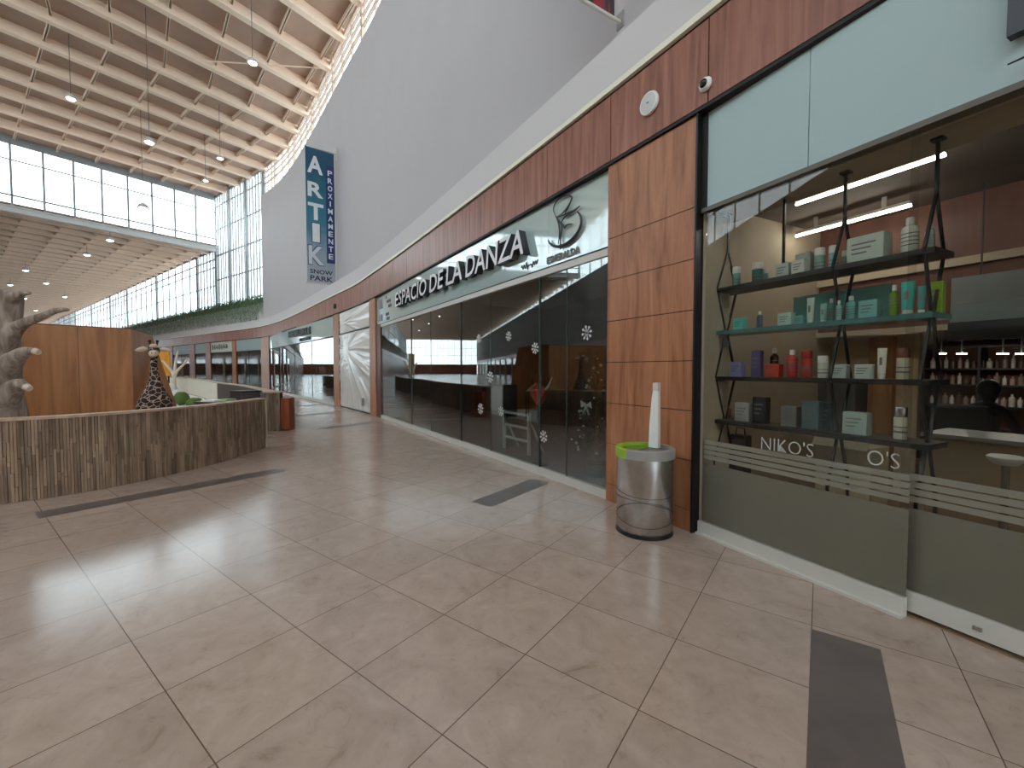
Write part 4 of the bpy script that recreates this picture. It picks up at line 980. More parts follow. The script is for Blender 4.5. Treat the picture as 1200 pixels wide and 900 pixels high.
# ------------------------------------------------------------------ the far shops
def shop(s0, s1, name, depth=4.0, wall=(96, 88, 82), flo=(120, 104, 92), npane=2, sign=M['sign_panel'], zg=Z_GL, glassm='shop_glass'):
    fr, W_ = chord_frame(s0, s1, -.03); WN[0] += 1
    b = MB(); b.span(0, W_, -.03, .04, 0, .1); w_ = lk('window_%d' % WN[0], b, M['white_trim'], fr)
    for k in range(npane):
        b = MB(); b.span(W_ * k / npane + .006, W_ * (k + 1) / npane - .006, 0, .01, .1, zg - .03); lk('pane', b, M[glassm], fr, w_)
        if k: b = MB(); b.span(W_ * k / npane - .02, W_ * k / npane + .02, -.01, .02, .1, zg - .03); lk('edge_strip', b, M['black'], fr, w_)
    b = MB(); b.span(0, W_, 0, .03, zg + .02, Z_F0 - .035); lk('sign_band_panel', b, sign, fr)
    b = MB(); b.span(0, W_, -.02, .04, zg - .03, zg + .02); lk('trim_%d' % (WN[0] + 20), b, M['dark_gap'], fr)
    room(name, fr, W_, depth, pm('wall_tone_' + name, srgb(*wall), .8), pm('floor_tone_' + name, srgb(*flo), .4))
    return fr, W_
def rack(fr, x, d, wd, h, label, ncol=5, cols=((150, 140, 130), (60, 56, 54), (170, 120, 90)), nsh=4):
    t = thing('display_rack', label, 'rack', (*fr.pt(x, d), 0), fr.rz)
    for s_ in (-1, 1): b = MB(); b.span(s_ * wd / 2 - .02, s_ * wd / 2 + .02, -.2, .2, .005, h); link('side_panel', b, M['shelf_black'], t)
    for k in range(nsh): z = .15 + (h - .2) * k / (nsh - 1); b = MB(); b.span(-wd / 2, wd / 2, -.2, .2, z - .02, z + .01); link('shelf_board', b, M['shelf_black'], t)
    for k in range(nsh - 1):
        z = .16 + (h - .2) * k / (nsh - 1); b = MB(); q = -wd / 2 + .06
        for i in range(ncol):
            w_ = (wd - .12) / ncol; b.span(q + .01, q + w_ - .01, -.14, .14, z, z + (h - .2) / (nsh - 1) * random.uniform(.4, .75)); q += w_
        tag(link('folded_goods', b, cm(cols[k % len(cols)]), t), None, None, None, 'stuff')
    return t
CF, W_C = shop(SC0, SC1, 'far_large_shop', 5, (70, 62, 58), (120, 104, 92), 4)
for k in range(5): rack(CF, W_C * (.14 + .18 * k), 1.6 + .5 * (k % 2), 1.7, 1.9, 'dark display rack in the large far shop, ' + ('first', 'second', 'third', 'fourth', 'fifth')[k] + ' from its dark red jamb')
t = thing('shop_sign', 'dark raised letters on the white band of the large far shop', 'sign', CF.loc(), CF.rz)
def marks(px0, px1, pyb0, pyb1, h, wmin, parent, mat, seed, gap=.07):
    rnd = random.Random(seed); xa, za = CF.xz(px0, pyb0, -.04); xb, zb = CF.xz(px1, pyb1, -.04); q = xa; b = MB()
    while q < xb:
        w_ = rnd.uniform(wmin, wmin * 1.6); z = za + (zb - za) * (q - xa) / (xb - xa); y0, y1 = -.06, 0
        k = rnd.randrange(4)
        b.span(q, q + w_ * .34, y0, y1, z, z + h)
        if k != 1: b.span(q, q + w_, y0, y1, z + h * .76, z + h)
        if k in (0, 2): b.span(q, q + w_ * .9, y0, y1, z + h * .4, z + h * .58)
        if k in (1, 2): b.span(q, q + w_, y0, y1, z, z + h * .22)
        if k in (0, 3): b.span(q + w_ * .66, q + w_, y0, y1, z, z + h)
        q += w_ + gap
    return link('letter_row', b, mat, parent)
marks(338, 362.5, 396, 391.5, .36, .26, t, M['letter_side'], 4); marks(351, 362.5, 400.5, 398, .17, .16, t, M['letter_side'], 9, .05)
DF, W_D = shop(SD0, SD1, 'glass_fronted_shop', 4, (104, 122, 122), (130, 120, 110), 2)
rack(DF, W_D * .5, 1.8, 1.6, 1.8, 'grey rack inside the glass fronted far shop')
UF, W_U = shop(SF0, SF1, 'shelved_shop', 3.5, (130, 96, 80), (110, 94, 80), 1, pm('pale_sign_board', srgb(206, 204, 190), .4))
rack(UF, W_U * .62, 1.3, 2.0, 2.1, 'dark shelves of green goods in the shop with the pale sign board', 6, ((60, 92, 60), (90, 110, 70), (120, 70, 60)), 5)
t = thing('shop_sign', 'green and grey lettering on the pale sign board of the shelved shop', 'sign', UF.loc(), UF.rz)
b = MB(); rnd = random.Random(3); q = .3
while q < W_U * .8: b.span(q, q + .2, -.03, 0, 3.15 + rnd.uniform(0, .05), 3.5 + rnd.uniform(0, .1)); b.span(q, q + .36, -.03, 0, 3.28, 3.36); q += .45
link('letter_row', b, cm((84, 96, 84)), t)
GF, W_G = shop(SG0, SG1, 'dark_shop', 3.5, (90, 40, 38), (96, 80, 72), 1, M['sign_panel'])
t = thing('white_cabinet', 'pale pinkish upright cabinet inside the small dark shop', 'cabinet', (*GF.pt(W_G * .6, 1.0), 0), GF.rz)
b = MB(); b.chamfer((0, 0, 1.0), (1.5, .5, 1.99), .02); link('body', b, cm((190, 160, 156)), t); b = MB(); b.span(-.72, -.01, -.262, -.25, .06, 1.92); link('door', b, cm((196, 168, 162)), t); b = MB(); b.span(.01, .72, -.262, -.25, .06, 1.92); link('door', b, cm((196, 168, 162)), t)
HF, W_H = shop(SH0, SH1, 'red_shop', 4, (170, 96, 92), (150, 110, 100), 2, M['sign_panel'])
rack(HF, W_H * .6, 1.5, 2.4, 1.5, 'pinkish rack inside the red far shop', 6, ((190, 120, 116), (206, 160, 150), (160, 60, 60)), 3)
IF_, W_I = shop(SI0, SI1, 'amber_shop', 4, (190, 130, 60), (150, 120, 90), 2, pm('violet_band', srgb(150, 120, 140), .4))
b = MB(); b.ribbon(SI1, S_FAR, -.02, -.2, 0, Z_F0 - .03, 2); struct('wall_far_frontage', b, M['fascia'])
b = MB(); b.ribbon(1.0, SN0, -.02, -.2, 0, Z_F0 - .03, 2) if SN0 > 1.5 else None
if b.v: struct('wall_near_frontage', b, M['pier'])
# ------------------------------------------------------------------ hanging greenery along the parapet
M['leaf'] = pm('ivy_leaves', srgb(78, 108, 66), .6, var=.35, scale=3)
M['strand'] = pm('pale_grey_strands', srgb(160, 172, 152), .7, var=.2, scale=3)
def greenery():
    t = thing('hanging_greenery', 'long curtain of hanging green and grey creeper on the far parapet', 'plants')
    g1, g2 = MB(), MB(); q = S(309.3, -.72); rnd = random.Random(11)
    while q < S_FAR - .5:
        step = .068 if q < S_END + 16 else (.1 if q < S_END + 40 else .3)
        p, n_, tt = C(q, -.8), FN(q), FT(q)
        drop = rnd.uniform(.8, 2.0)
        z = 7.12 + rnd.uniform(-.05, .12); zlow = 7.0 - drop; sz = .085 if q < S_END + 16 else .13
        k = 0
        while z > zlow:
            green = rnd.random() < (1.0 if z > 6.55 else .62); mb = g1 if green else g2
            c = Vector((*(p + n_ * rnd.uniform(0, .14) + tt * rnd.uniform(-.1, .1)), z)); a = Vector((*tt, 0)) * sz * rnd.uniform(.5, 1) * (1 if z > 6.5 else .6); d = Vector((0, 0, -sz * rnd.uniform(.9, 1.6) * (1 if green else 1.8))) + Vector((*n_, 0)) * rnd.uniform(.0, .06)
            mb.add([c - a * .3, c + d * .5 - a, c + d, c + d * .5 + a], [(0, 1, 2, 3)])
            z -= sz * (.55 if green else 1.1)
        q += step
    tag(link('leaves', g1, M['leaf'], t), None, None, None, 'stuff'); tag(link('strands', g2, M['strand'], t), None, None, None, 'stuff')
greenery()

# ------------------------------------------------------------------ banners on the white wall
def banner_basis(px, ref_o=-.75):
    s = S(px, ref_o); P = C(s, ref_o); n_ = FN(s); return s, P, n_
s_b, Pw, nb_ = banner_basis(398)
BF = Frame(Pw + nb_ * .12, math.atan2(-nb_[1], -nb_[0]))     # +x runs from the hall towards the wall
# frame whose x axis points into the wall; left end = free end
def ban_x(px): return BF.x(px, 0)
xl_, xr_ = ban_x(362), 0.0
zt_, zb_ = zat(176, BF.pt((xl_ + xr_) / 2)), zat(332, BF.pt((xl_ + xr_) / 2))
def banner_cloth_material():
    m, nt, b = nodes('banner_print'); tc = N(nt, 'ShaderNodeTexCoord'); sp = N(nt, 'ShaderNodeSeparateXYZ'); L(nt, tc.outputs['Generated'], sp.inputs[0])
    nz = N(nt, 'ShaderNodeTexNoise'); nz.inputs['Scale'].default_value = 2.5; L(nt, tc.outputs['Object'], nz.inputs['Vector'])
    ad = N(nt, 'ShaderNodeMath', operation='MULTIPLY_ADD'); ad.inputs[1].default_value = .25; L(nt, nz.outputs[0], ad.inputs[0]); L(nt, sp.outputs[2], ad.inputs[2])
    c = ramp(nt, ad.outputs[0], [(.12, srgb(176, 178, 186)), (.38, srgb(136, 156, 174)), (.55, srgb(60, 124, 146)), (.8, srgb(24, 104, 124)), (1.05 if False else 1.0, srgb(20, 78, 104))])
    L(nt, c, b.inputs['Base Color']); b.inputs['Roughness'].default_value = .5; return m
bn = thing('hanging_banner', 'tall blue banner with white letters ARTIK hanging from the white wall', 'banner', BF.loc(), BF.rz)
b = MB(); b.span(xl_, xr_, .0, .008, zb_, zt_); link('cloth', b, banner_cloth_material(), bn)
Wb, Hb = xr_ - xl_, zt_ - zb_
def bxz(fx_, fz): return xl_ + Wb * fx_, zt_ - Hb * fz
b = MB(); x0, z0 = bxz(.7, .84); x1_, z1_ = bxz(1.0, .1); b.span(x0, x1_, -.004, 0, z0, z1_); link('navy_strip', b, pm('navy_print', srgb(32, 50, 104), .5), bn)
M['ban_white'] = pm('white_print', srgb(226, 230, 234), .5); M['ban_dark'] = pm('dark_print', srgb(36, 40, 70), .5)
for ch, f0, f1, xa, xb in (('A', .055, .185, .06, .6), ('R', .25, .36, .06, .6), ('T', .405, .53, .06, .6), ('I', .555, .695, .2, .46), ('K', .725, .865, .06, .6)):
    x0, z1_ = bxz(xa, f0); x1_, z0 = bxz(xb, f1); me = fit_mesh(text_mesh(ch, 1, .004, .03), x0, x1_, z0, z1_); o = link('letter', me, M['ban_white'] if ch != 'K' else pm('silver_print', srgb(206, 210, 216), .4), bn); o.location = (0, -.006, 0)
    if ch in 'IK':
        me = fit_mesh(text_mesh(ch, 1, .002, .055), x0 - .03, x1_ + .03, z0 - .03, z1_ + .03); o = link('letter_outline', me, M['ban_dark'], bn); o.location = (0, -.003, 0)
for k, ch in enumerate('PROXIMAMENTE'):
    f = .135 + k * .0575; x0, z1_ = bxz(.765, f); x1_, z0 = bxz(.93, f + .04)
    if ch == 'I': x0, x1_ = x0 + Wb * .06, x1_ - Wb * .06
    o = link('letter', fit_mesh(text_mesh(ch, 1, .003, .02), x0, x1_, z0, z1_), M['ban_white'], bn); o.location = (0, -.008, 0)
for wd, f0, f1 in (('SNOW', .9, .932), ('PARK', .947, .985)):
    x0, z1_ = bxz(.1, f0); x1_, z0 = bxz(.9, f1); o = link('word', fit_mesh(text_mesh(wd, 1, .003, .02), x0, x1_, z0, z1_), M['ban_dark'], bn); o.location = (0, -.006, 0)
for z in (zt_ + .03, zb_ - .02):
    b = MB(); b.tube([(xl_ - .05, .004, z), (.13, .004, z)], .03, 8); link('arm', b, M['white_trim'], bn, smooth=60)
b = MB(); b.span(.1, .125, -.09, .09, zt_ - .25, zt_ + .3); b.span(.1, .125, -.09, .09, zb_ - .15, zb_ + .15); link('wall_bracket', b, M['white_trim'], bn)
b = MB(); b.span(.015, .06, -.01, .02, zb_, zt_); link('white_edge', b, M['white_trim'], bn)
s_b, Pw, nb_ = banner_basis(724)
BF2 = Frame(Pw + nb_ * .12, math.atan2(-nb_[1], -nb_[0])); zq = zat(20, BF2.P); xl_ = -1.35
bn = thing('hanging_banner', 'dark red and black banner edge high on the white wall at the frame top', 'banner', BF2.loc(), BF2.rz)
def red_print():
    m, nt, b = nodes('red_black_print'); v = N(nt, 'ShaderNodeTexNoise'); v.inputs['Scale'].default_value = 3; L(nt, coords(nt, (2.2, 1, .35)), v.inputs['Vector'])
    L(nt, ramp(nt, v.outputs[0], [(.4, srgb(30, 22, 26)), (.5, srgb(60, 50, 56)), (.56, srgb(150, 40, 50)), (.66, srgb(40, 30, 34))]), b.inputs['Base Color']); b.inputs['Roughness'].default_value = .5; return m
b = MB(); b.span(xl_, 0, 0, .008, zq, zq + 5.4); link('cloth', b, red_print(), bn)
for z in (zq - .02, zq + 5.42): b = MB(); b.tube([(xl_ - .05, .004, z), (.13, .004, z)], .025, 8); link('arm', b, M['white_trim'], bn)
b = MB(); b.span(.1, .125, -.06, .06, zq - .1, zq + .1); b.span(.1, .125, -.06, .06, zq + 5.3, zq + 5.55); link('wall_bracket', b, M['grey_plastic'], bn)

# ------------------------------------------------------------------ pendant lamps
M['bulb'] = emis('lit_pendant_bulb', (1, .96, .9), 9); M['cord'] = pm('grey_brown_cord', srgb(92, 80, 72), .6); M['lamp_shade'] = pm('white_enamel', srgb(200, 196, 190), .4)
def pendant(px, py, z, ztop, r, label, group):
    a = (px - 600) / F_PX; bb = -(py - 450) / F_PX
    d = np.array([a, math.cos(PITCH) + bb * math.sin(PITCH), -math.sin(PITCH) + bb * math.cos(PITCH)]); t_ = (z - EYE) / d[2]; P = d[:2] * t_
    t = thing('pendant_lamp', label, 'lamp', (*P, z), 0, group)
    b = MB(); b.lathe([(r, 0), (r * .92, r * .25), (r * .6, r * .7), (r * .25, r * .95), (.03, r * 1.05)], n=18); link('shade', b, M['lamp_shade'], t, smooth=50)
    b = MB(); b.ball((0, 0, r * .05), r * .72, 14, 8, .45); link('bulb', b, M['bulb'], t, smooth=60)
    b = MB(); b.tube([(0, 0, r), (0, 0, ztop - z)], .011, 6); link('cord', b, M['cord'], t)
GU, GL = 'pendant lamps under the high roof', 'lamps under the lower roof'
pendant(296, 74, 12.4, Z_ROOF + .3, .19, 'lit pendant lamp under the high roof, nearest the white wall top', GU)
pendant(83, 116, 13.6, Z_ROOF + .3, .22, 'lit pendant lamp under the high roof, farthest from the white wall', GU)
pendant(175, 167, 11.0, Z_ROOF + .3, .22, 'lit pendant lamp on the longest cord under the high roof', GU)
pendant(258, 186, 13.5, Z_ROOF + .3, .2, 'small lit pendant lamp before the corner of the high glazing', GU)
pendant(168, 244, 10.8, Z_ROOF + .3, .3, 'pendant lamp hanging in front of the end window', GU)
pendant(241, 212, 13.4, Z_ROOF + .3, .17, 'far pendant lamp just over the end window corner', GU)
for px, py, lb in ((129, 282, 'nearest to the end window sill'), (102, 299, 'second back from the end window'), (30, 317, 'bright one farthest from the glazing, front row'), (54, 332, 'third row, right of a pair'), (12, 334, 'third row, left of a pair'), (76, 348, 'above the long tree branch'), (42, 364, 'lowest visible, beside the tree limb'), (29, 350, 'just above the tree fork')):
    pendant(px, py, 11.2, Z_LOW + .3, .28, 'small lit lamp under the lower roof, ' + lb, GL)

# ------------------------------------------------------------------ slatted fences of the play enclosure
M['slat'] = wood('weathered_slats', srgb(108, 88, 72), srgb(134, 111, 92), srgb(158, 135, 113), (5, 5, .9), .7, .2, island=.33)
M['cap'] = wood('cap_rail_wood', srgb(150, 120, 96), srgb(176, 146, 120), srgb(196, 168, 140), (3, 3, 3), .45)
M['inner'] = pm('fence_core', srgb(70, 56, 46), .8)
def resample(pts, d):
    P = [np.array(p, float) for p in pts]; out = []
    for i in range(len(P) - 1):
        p0, p1, p2, p3 = [P[max(0, min(len(P) - 1, i + j))] for j in (-1, 0, 1, 2)]
        for k in range(40):
            t = k / 40; out.append(.5 * ((2 * p1) + (p2 - p0) * t + (2 * p0 - 5 * p1 + 4 * p2 - p3) * t * t + (3 * p1 - p0 - 3 * p2 + p3) * t ** 3))
    out.append(P[-1]); out = np.array(out); s = np.concatenate([[0], np.cumsum(np.linalg.norm(np.diff(out, axis=0), axis=1))])
    n = max(2, int(s[-1] / d)); q = np.linspace(0, s[-1], n + 1)
    return np.stack([np.interp(q, s, out[:, 0]), np.interp(q, s, out[:, 1])], 1)
def strip(mb, path, off0, off1, z0, z1):
    rings = []
    for i, p in enumerate(path):
        t = path[min(i + 1, len(path) - 1)] - path[max(i - 1, 0)]; t = t / np.linalg.norm(t); n = np.array([t[1], -t[0]])
        a, b_ = p + n * off0, p + n * off1
        rings.append([(a[0], a[1], z0), (a[0], a[1], z1), (b_[0], b_[1], z1), (b_[0], b_[1], z0)])
    mb.loft(rings)
def slats(mb, path, off, h, outward=1):
    for i in range(len(path) - 1):
        p = (path[i] + path[i + 1]) / 2; t = path[i + 1] - path[i]; Lt = np.linalg.norm(t); t = t / Lt; n = np.array([t[1], -t[0]]) * outward; rz = math.atan2(t[1], t[0])
        cuts = [0.0] + sorted(random.uniform(.12, h - .1) for _ in range(random.choice((1, 2, 2, 3)))) + [h]
        for a, b_ in zip(cuts[:-1], cuts[1:]):
            if b_ - a < .02: continue
            th = random.uniform(.012, .032); c = p + n * (off + th / 2); mb.box((c[0], c[1], (a + b_) / 2), (Lt * .87, th, b_ - a - .003), rz)
FH = .955
fence_pts = [(-9.6, 3.1), (-8.2, 3.35), (-6.9, 3.85), (-5.71, 4.62), (-5.33, 4.95), (-5.02, 5.48), (-4.82, 6.13), (-4.72, 6.96), (-4.77, 8.03)]
pa = resample(fence_pts, .027)
ff = thing('slat_fence', 'curved waist high fence of weathered vertical wood slats, nearest to the walkway', 'fence', (0, 0, 0))
b = MB(); slats(b, pa, 0, FH - .03); link('slat_cladding', b, M['slat'], ff)
pc = resample(fence_pts, .25); b = MB(); strip(b, pc, .0, -.1, 0, FH - .03); link('core', b, M['inner'], ff)
b = MB(); strip(b, pc, .04, -.13, FH - .03, FH); link('cap_rail', b, M['cap'], ff)
b = MB(); e_ = fence_pts[-1]; b.box((e_[0] - .045, e_[1] + .02, FH / 2 - .015), (.15, .04, FH - .03), .05); link('end_board', b, pm('pale_end_board', srgb(196, 180, 160), .5), ff)
far_pts = [(-5.95, 10.25), (-6.35, 10.95), (-7.35, 12.2), (-9.6, 14.9), (-12.7, 18.1), (-16.5, 22.5), (-21, 27), (-25.5, 31)]
fg = thing('slat_fence', 'far curved fence of wood slats with pale inner lining, beyond the opening', 'fence', (0, 0, 0))
pa = resample(far_pts, .06); b = MB(); slats(b, pa, 0.02, FH - .03, 1); link('slat_cladding', b, M['slat'], fg)
pc = resample(far_pts, .5); b = MB(); strip(b, pc, .02, -.1, 0, FH - .03); link('core', b, M['inner'], fg)
b = MB(); strip(b, pc, .07, -.15, FH - .03, FH); link('cap_rail', b, M['cap'], fg)
pin = [p for p in pc if p[1] > 17.5]; b = MB(); strip(b, pin, -.1, -.12, .0, FH - .04); link('inner_lining', b, pm('pale_lining', srgb(222, 214, 196), .6), fg)
ax = np.array([math.cos(.05), math.sin(.05)]); b = MB(); pe = np.stack([np.array([-6.0, 10.18]) + ax * t for t in np.linspace(0, .33, 11)]); slats(b, pe, 0, FH - .03, 1); link('end_cladding', b, M['slat'], fg)
b = MB(); b.box((-5.83, 10.26, FH / 2 - .015), (.32, .14, FH - .03), .05); link('end_core', b, M['inner'], fg); b = MB(); b.box((-5.83, 10.25, FH - .013), (.4, .26, .03), .05); link('end_cap', b, M['cap'], fg)
t = thing('wooden_screen', 'short reddish brown wooden board standing against the far fence end', 'panel', (-5.57, 10.36, 0), .05)
b = MB(); b.chamfer((0, 0, .4), (.2, .3, .8), .006); link('board', b, wood('orange_veneer', srgb(104, 50, 32), srgb(132, 66, 42), srgb(150, 82, 54), (4, 4, .6), .4), t); b = MB(); b.span(-.1, .1, -.152, -.15, .0, .03); link('foot_strip', b, M['black'], t)
# pale play floor inside
inn = [np.array(p) for p in fence_pts]; inner_poly = [tuple(p + np.array([-.15, .0])) for p in inn] + [(-6.6, 10.6)] + [tuple(np.array(p) + np.array([-.15, -.12])) for p in far_pts[1:]] + [(-30, 24), (-20, 12), (-12, 4)]
b = MB(); b.prism(inner_poly, .0013, .006); struct('floor_play_area', b, pm('white_play_floor', srgb(232, 230, 222), .5, var=.03))

# ------------------------------------------------------------------ things inside the enclosure
M['tan_box'] = wood('honey_veneer', srgb(136, 84, 44), srgb(164, 106, 60), srgb(182, 124, 76), (4, 4, .35), .4)
C0 = np.array([-8.17, 9.0]); dl = np.array([-.66, -.75]); dr = np.array([-.5, .866])
A_ = C0 + dl * 2.3; B_ = C0 + dr * 1.85; D_ = A_ + dr * 1.85; Bb = B_ + np.array([.55, .25])
t = thing('wooden_block', 'tall honey coloured wood clad block behind the tree sculpture', 'block')
b = MB(); HB = 2.36
b.loft([[(*A_, .006), (*C0, .006), (*Bb, .006), (*D_, .006)], [(*A_, HB), (*C0, HB), (*B_, HB), (*D_, HB)]]); link('cladding', b, M['tan_box'], t)
b = MB(); nf = np.array([dl[1], -dl[0]])
for k in range(1, 3):
    p = C0 + dl * (.8 * k); q = p + np.array([.75, -.66]) * .002; b.box((q[0], q[1], HB / 2), (.008, .004, HB - .02), math.atan2(dl[1], dl[0]))
link('joint', b, M['pier_dark'], t)
b = MB(); b.loft([[(*(A_ + (.0, .0)), HB), (*C0, HB), (*B_, HB), (*D_, HB)], [(*A_, HB + .02), (*C0, HB + .02), (*B_, HB + .02), (*D_, HB + .02)]]); link('top_board', b, M['pier_dark'], t)

# tree sculpture
TX, TY = gnd(-6, 440, 1.42); 
tP = np.array([-7.35, 5.95])
def tp(px, py, dy=0.0):
    Y = tP[1] + dy; return ((px - 600) / F_PX * Y - tP[0], dy, zat(py, np.array([0, Y])))
tV = [(.05, 0, .006), (.05, 0, .35), (.04, 0, .9), tp(-2, 455), tp(0, 420), tp(2, 393)]
tR = [.38, .31, .27, .235, .22, .2]
tE = []; tB = [[0, 1, 2, 3, 4, 5]]
def branch(root, pts, rs):
    prev = root; ids = [root]; tV.append(tV[root]); tR.append(min(tR[root] * .85, rs[0] * 1.1)); ids = [len(tV) - 1]
    for p, r in zip(pts, rs): tV.append(p); tR.append(r); ids.append(len(tV) - 1)
    tB.append(ids); return ids[-1]
km_ = branch(5, [tp(9, 372), tp(14, 352), tp(17, 341)], [.17, .15, .13])
k_ = branch(4, [tp(8, 402, -.05), tp(18, 388, -.05), tp(32, 378, -.1), tp(52, 371, -.12), tp(68, 364, -.12), tp(85, 362.5, -.12)], [.13, .1, .07, .055, .047, .033])
branch(km_ - 1, [tp(22, 347, -.1), tp(31, 344, -.12), tp(40, 343.5, -.14)], [.07, .045, .032])
branch(3, [tp(8, 432, -.1), tp(19, 420, -.16), tp(30, 412.5, -.2), tp(42, 411, -.22)], [.15, .11, .075, .045])
branch(2, [tp(8, 466, -.12), tp(16, 454, -.16), tp(23, 450, -.2), tp(30, 453, -.22)], [.14, .11, .08, .05])
branch(5, [(-.35, .1, 2.2), (-.6, .2, 2.7), (-.75, .2, 3.2)], [.16, .12, .08])
branch(4, [(-.5, -.1, 1.9), (-.95, -.2, 2.25)], [.1, .06])
def bark():
    m, nt, b = nodes('grey_brown_bark'); wv = N(nt, 'ShaderNodeTexNoise'); wv.inputs['Scale'].default_value = 4; wv.inputs['Detail'].default_value = 7; wv.inputs['Distortion'].default_value = 1
    L(nt, coords(nt, (3, 3, .6)), wv.inputs['Vector']); L(nt, ramp(nt, wv.outputs[0], [(.3, srgb(110, 92, 80)), (.55, srgb(158, 138, 124)), (.75, srgb(186, 168, 152))]), b.inputs['Base Color'])
    bp = N(nt, 'ShaderNodeBump'); bp.inputs['Strength'].default_value = .6; bp.inputs['Distance'].default_value = .05; L(nt, wv.outputs[0], bp.inputs['Height']); L(nt, bp.outputs[0], b.inputs['Normal']); b.inputs['Roughness'].default_value = .7; return m
M['bark'] = bark()
tr = thing('tree_sculpture', 'bare grey brown tree sculpture with cut limbs behind the near fence', 'tree sculpture', (*tP, 0))
b = MB()
for ids in tB:
    P = [Vector(tV[i]) for i in ids]; R_ = [tR[i] for i in ids]; Q, q_ = [], []
    for i in range(len(P) - 1):
        p0, p1, p2, p3 = [P[max(0, min(len(P) - 1, i + j))] for j in (-1, 0, 1, 2)]
        for k in range(5):
            t_ = k / 5; Q.append(.5 * ((2 * p1) + (p2 - p0) * t_ + (2 * p0 - 5 * p1 + 4 * p2 - p3) * t_ ** 2 + (3 * p1 - p0 - 3 * p2 + p3) * t_ ** 3)); q_.append(R_[i] + (R_[i + 1] - R_[i]) * t_)
    Q.append(P[-1]); q_.append(R_[-1]); b.tube(Q, q_, 16)
tw = link('trunk_and_limbs', b, M['bark'], tr, smooth=80)
md = tw.modifiers.new('blend', 'REMESH'); md.mode = 'VOXEL'; md.voxel_size = .022; md.use_smooth_shade = True
md = tw.modifiers.new('soften', 'SMOOTH'); md.factor = .5; md.iterations = 16
M['cut'] = pm('pale_cut_wood', srgb(214, 190, 168), .6)
for (pp, dirv, r) in ((tp(42.5, 411.5, -.22), (1, 0, -.35), .045), (tp(30.5, 453.5, -.22), (1, 0, -.5), .05)):
    b = MB(); d = Vector(dirv).normalized(); p = Vector(pp); b.tube([p - d * .01, p + d * .055], [r, r * .8], 12); link('cut_end', b, M['cut'], tr, smooth=50)

# giraffe
def giraffe_material():
    m, nt, b = nodes('giraffe_coat'); v = N(nt, 'ShaderNodeTexVoronoi', feature='DISTANCE_TO_EDGE'); v.inputs['Scale'].default_value = 13; L(nt, coords(nt), v.inputs['Vector'])
    L(nt, ramp(nt, v.outputs['Distance'], [(.025, srgb(190, 164, 140)), (.06, srgb(46, 27, 28))]), b.inputs['Base Color']); b.inputs['Roughness'].default_value = .85; return m
gP = np.array([-6.2, 7.25]); gz = math.atan2(-gP[0], gP[1]) * 1.0
gi = thing('giraffe_figure', 'seated toy giraffe with dark patches looking over the near fence', 'giraffe', (*gP, 0), math.atan2(gP[1], gP[0]) - PI / 2)
gV = [(0, .08, .3), (0, .04, .7), (0, 0, .98), (0, -.01, 1.1), (0, -.02, 1.24), (0, -.03, 1.36), (0, -.03, 1.5), (0, -.03, 1.66), (0, -.04, 1.75), (0, -.08, 1.85), (0, -.2, 1.79), (0, -.27, 1.76)]
gE = [(i, i + 1) for i in range(11)]; gR = [.26, .24, .21, .19, .115, .078, .06, .05, .052, .105, .08, .062]
for s_ in (-1, 1):
    for root, pts, rs in ((0, [(s_ * .26, -.12, .16), (s_ * .32, -.45, .1), (s_ * .3, -.68, .075)], [.11, .075, .06]), (2, [(s_ * .2, -.16, .8), (s_ * .21, -.22, .42), (s_ * .2, -.26, .075)], [.085, .06, .055])):
        pv = root
        for p, r in zip(pts, rs): gV.append(p); gR.append(r); gE.append((pv, len(gV) - 1)); pv = len(gV) - 1
gV.append((0, .42, .22)); gR.append(.03); gE.append((0, len(gV) - 1)); gV.append((0, .5, .06)); gR.append(.035); gE.append((len(gV) - 2, len(gV) - 1))
gm = giraffe_material(); skin('body', gV, gE, gR, gm, gi)
M['gdark'] = pm('dark_brown_plush', srgb(50, 30, 30), .85); M['gpale'] = pm('pale_plush', srgb(206, 182, 158), .85)
for s_ in (-1, 1):
    b = MB(); b.loft([[(s_ * x, -.08 + y * w_, 1.85 + dz + z * w_) for y, z in ((-.3, 0), (0, .5), (.3, 0), (0, -.5))] for x, w_, dz in ((.06, .03, .0), (.13, .085, .0), (.19, .07, -.012), (.245, .01, -.03))]); link('ear', b, M['gpale'], gi, smooth=60)
    b = MB(); b.tube([(s_ * .04, -.07, 1.9), (s_ * .05, -.07, 1.97)], [.016, .014], 8); b.ball((s_ * .05, -.07, 1.985), .024, 10, 7); link('horn', b, M['gdark'], gi, smooth=60)
    b = MB(); b.ball((s_ * .062, -.165, 1.862), .013, 10, 7); link('eye', b, M['black'], gi, smooth=60)
    b = MB(); b.ball((s_ * .025, -.332, 1.775), .009, 8, 6); link('nostril', b, M['gdark'], gi)
b = MB(); b.tube([(0, .075, 1.2), (0, .045, 1.5), (0, .04, 1.72), (0, .0, 1.9)], [.02, .022, .022, .015], 6); link('mane', b, M['gdark'], gi)
b = MB(); b.ball((0, -.27, 1.765), .068, 14, 9, .85); link('muzzle', b, M['gpale'], gi, smooth=60)
b = MB(); b.ball((0, -.145, 1.895), .058, 14, 9, .8); link('forehead', b, M['gpale'], gi, smooth=60)

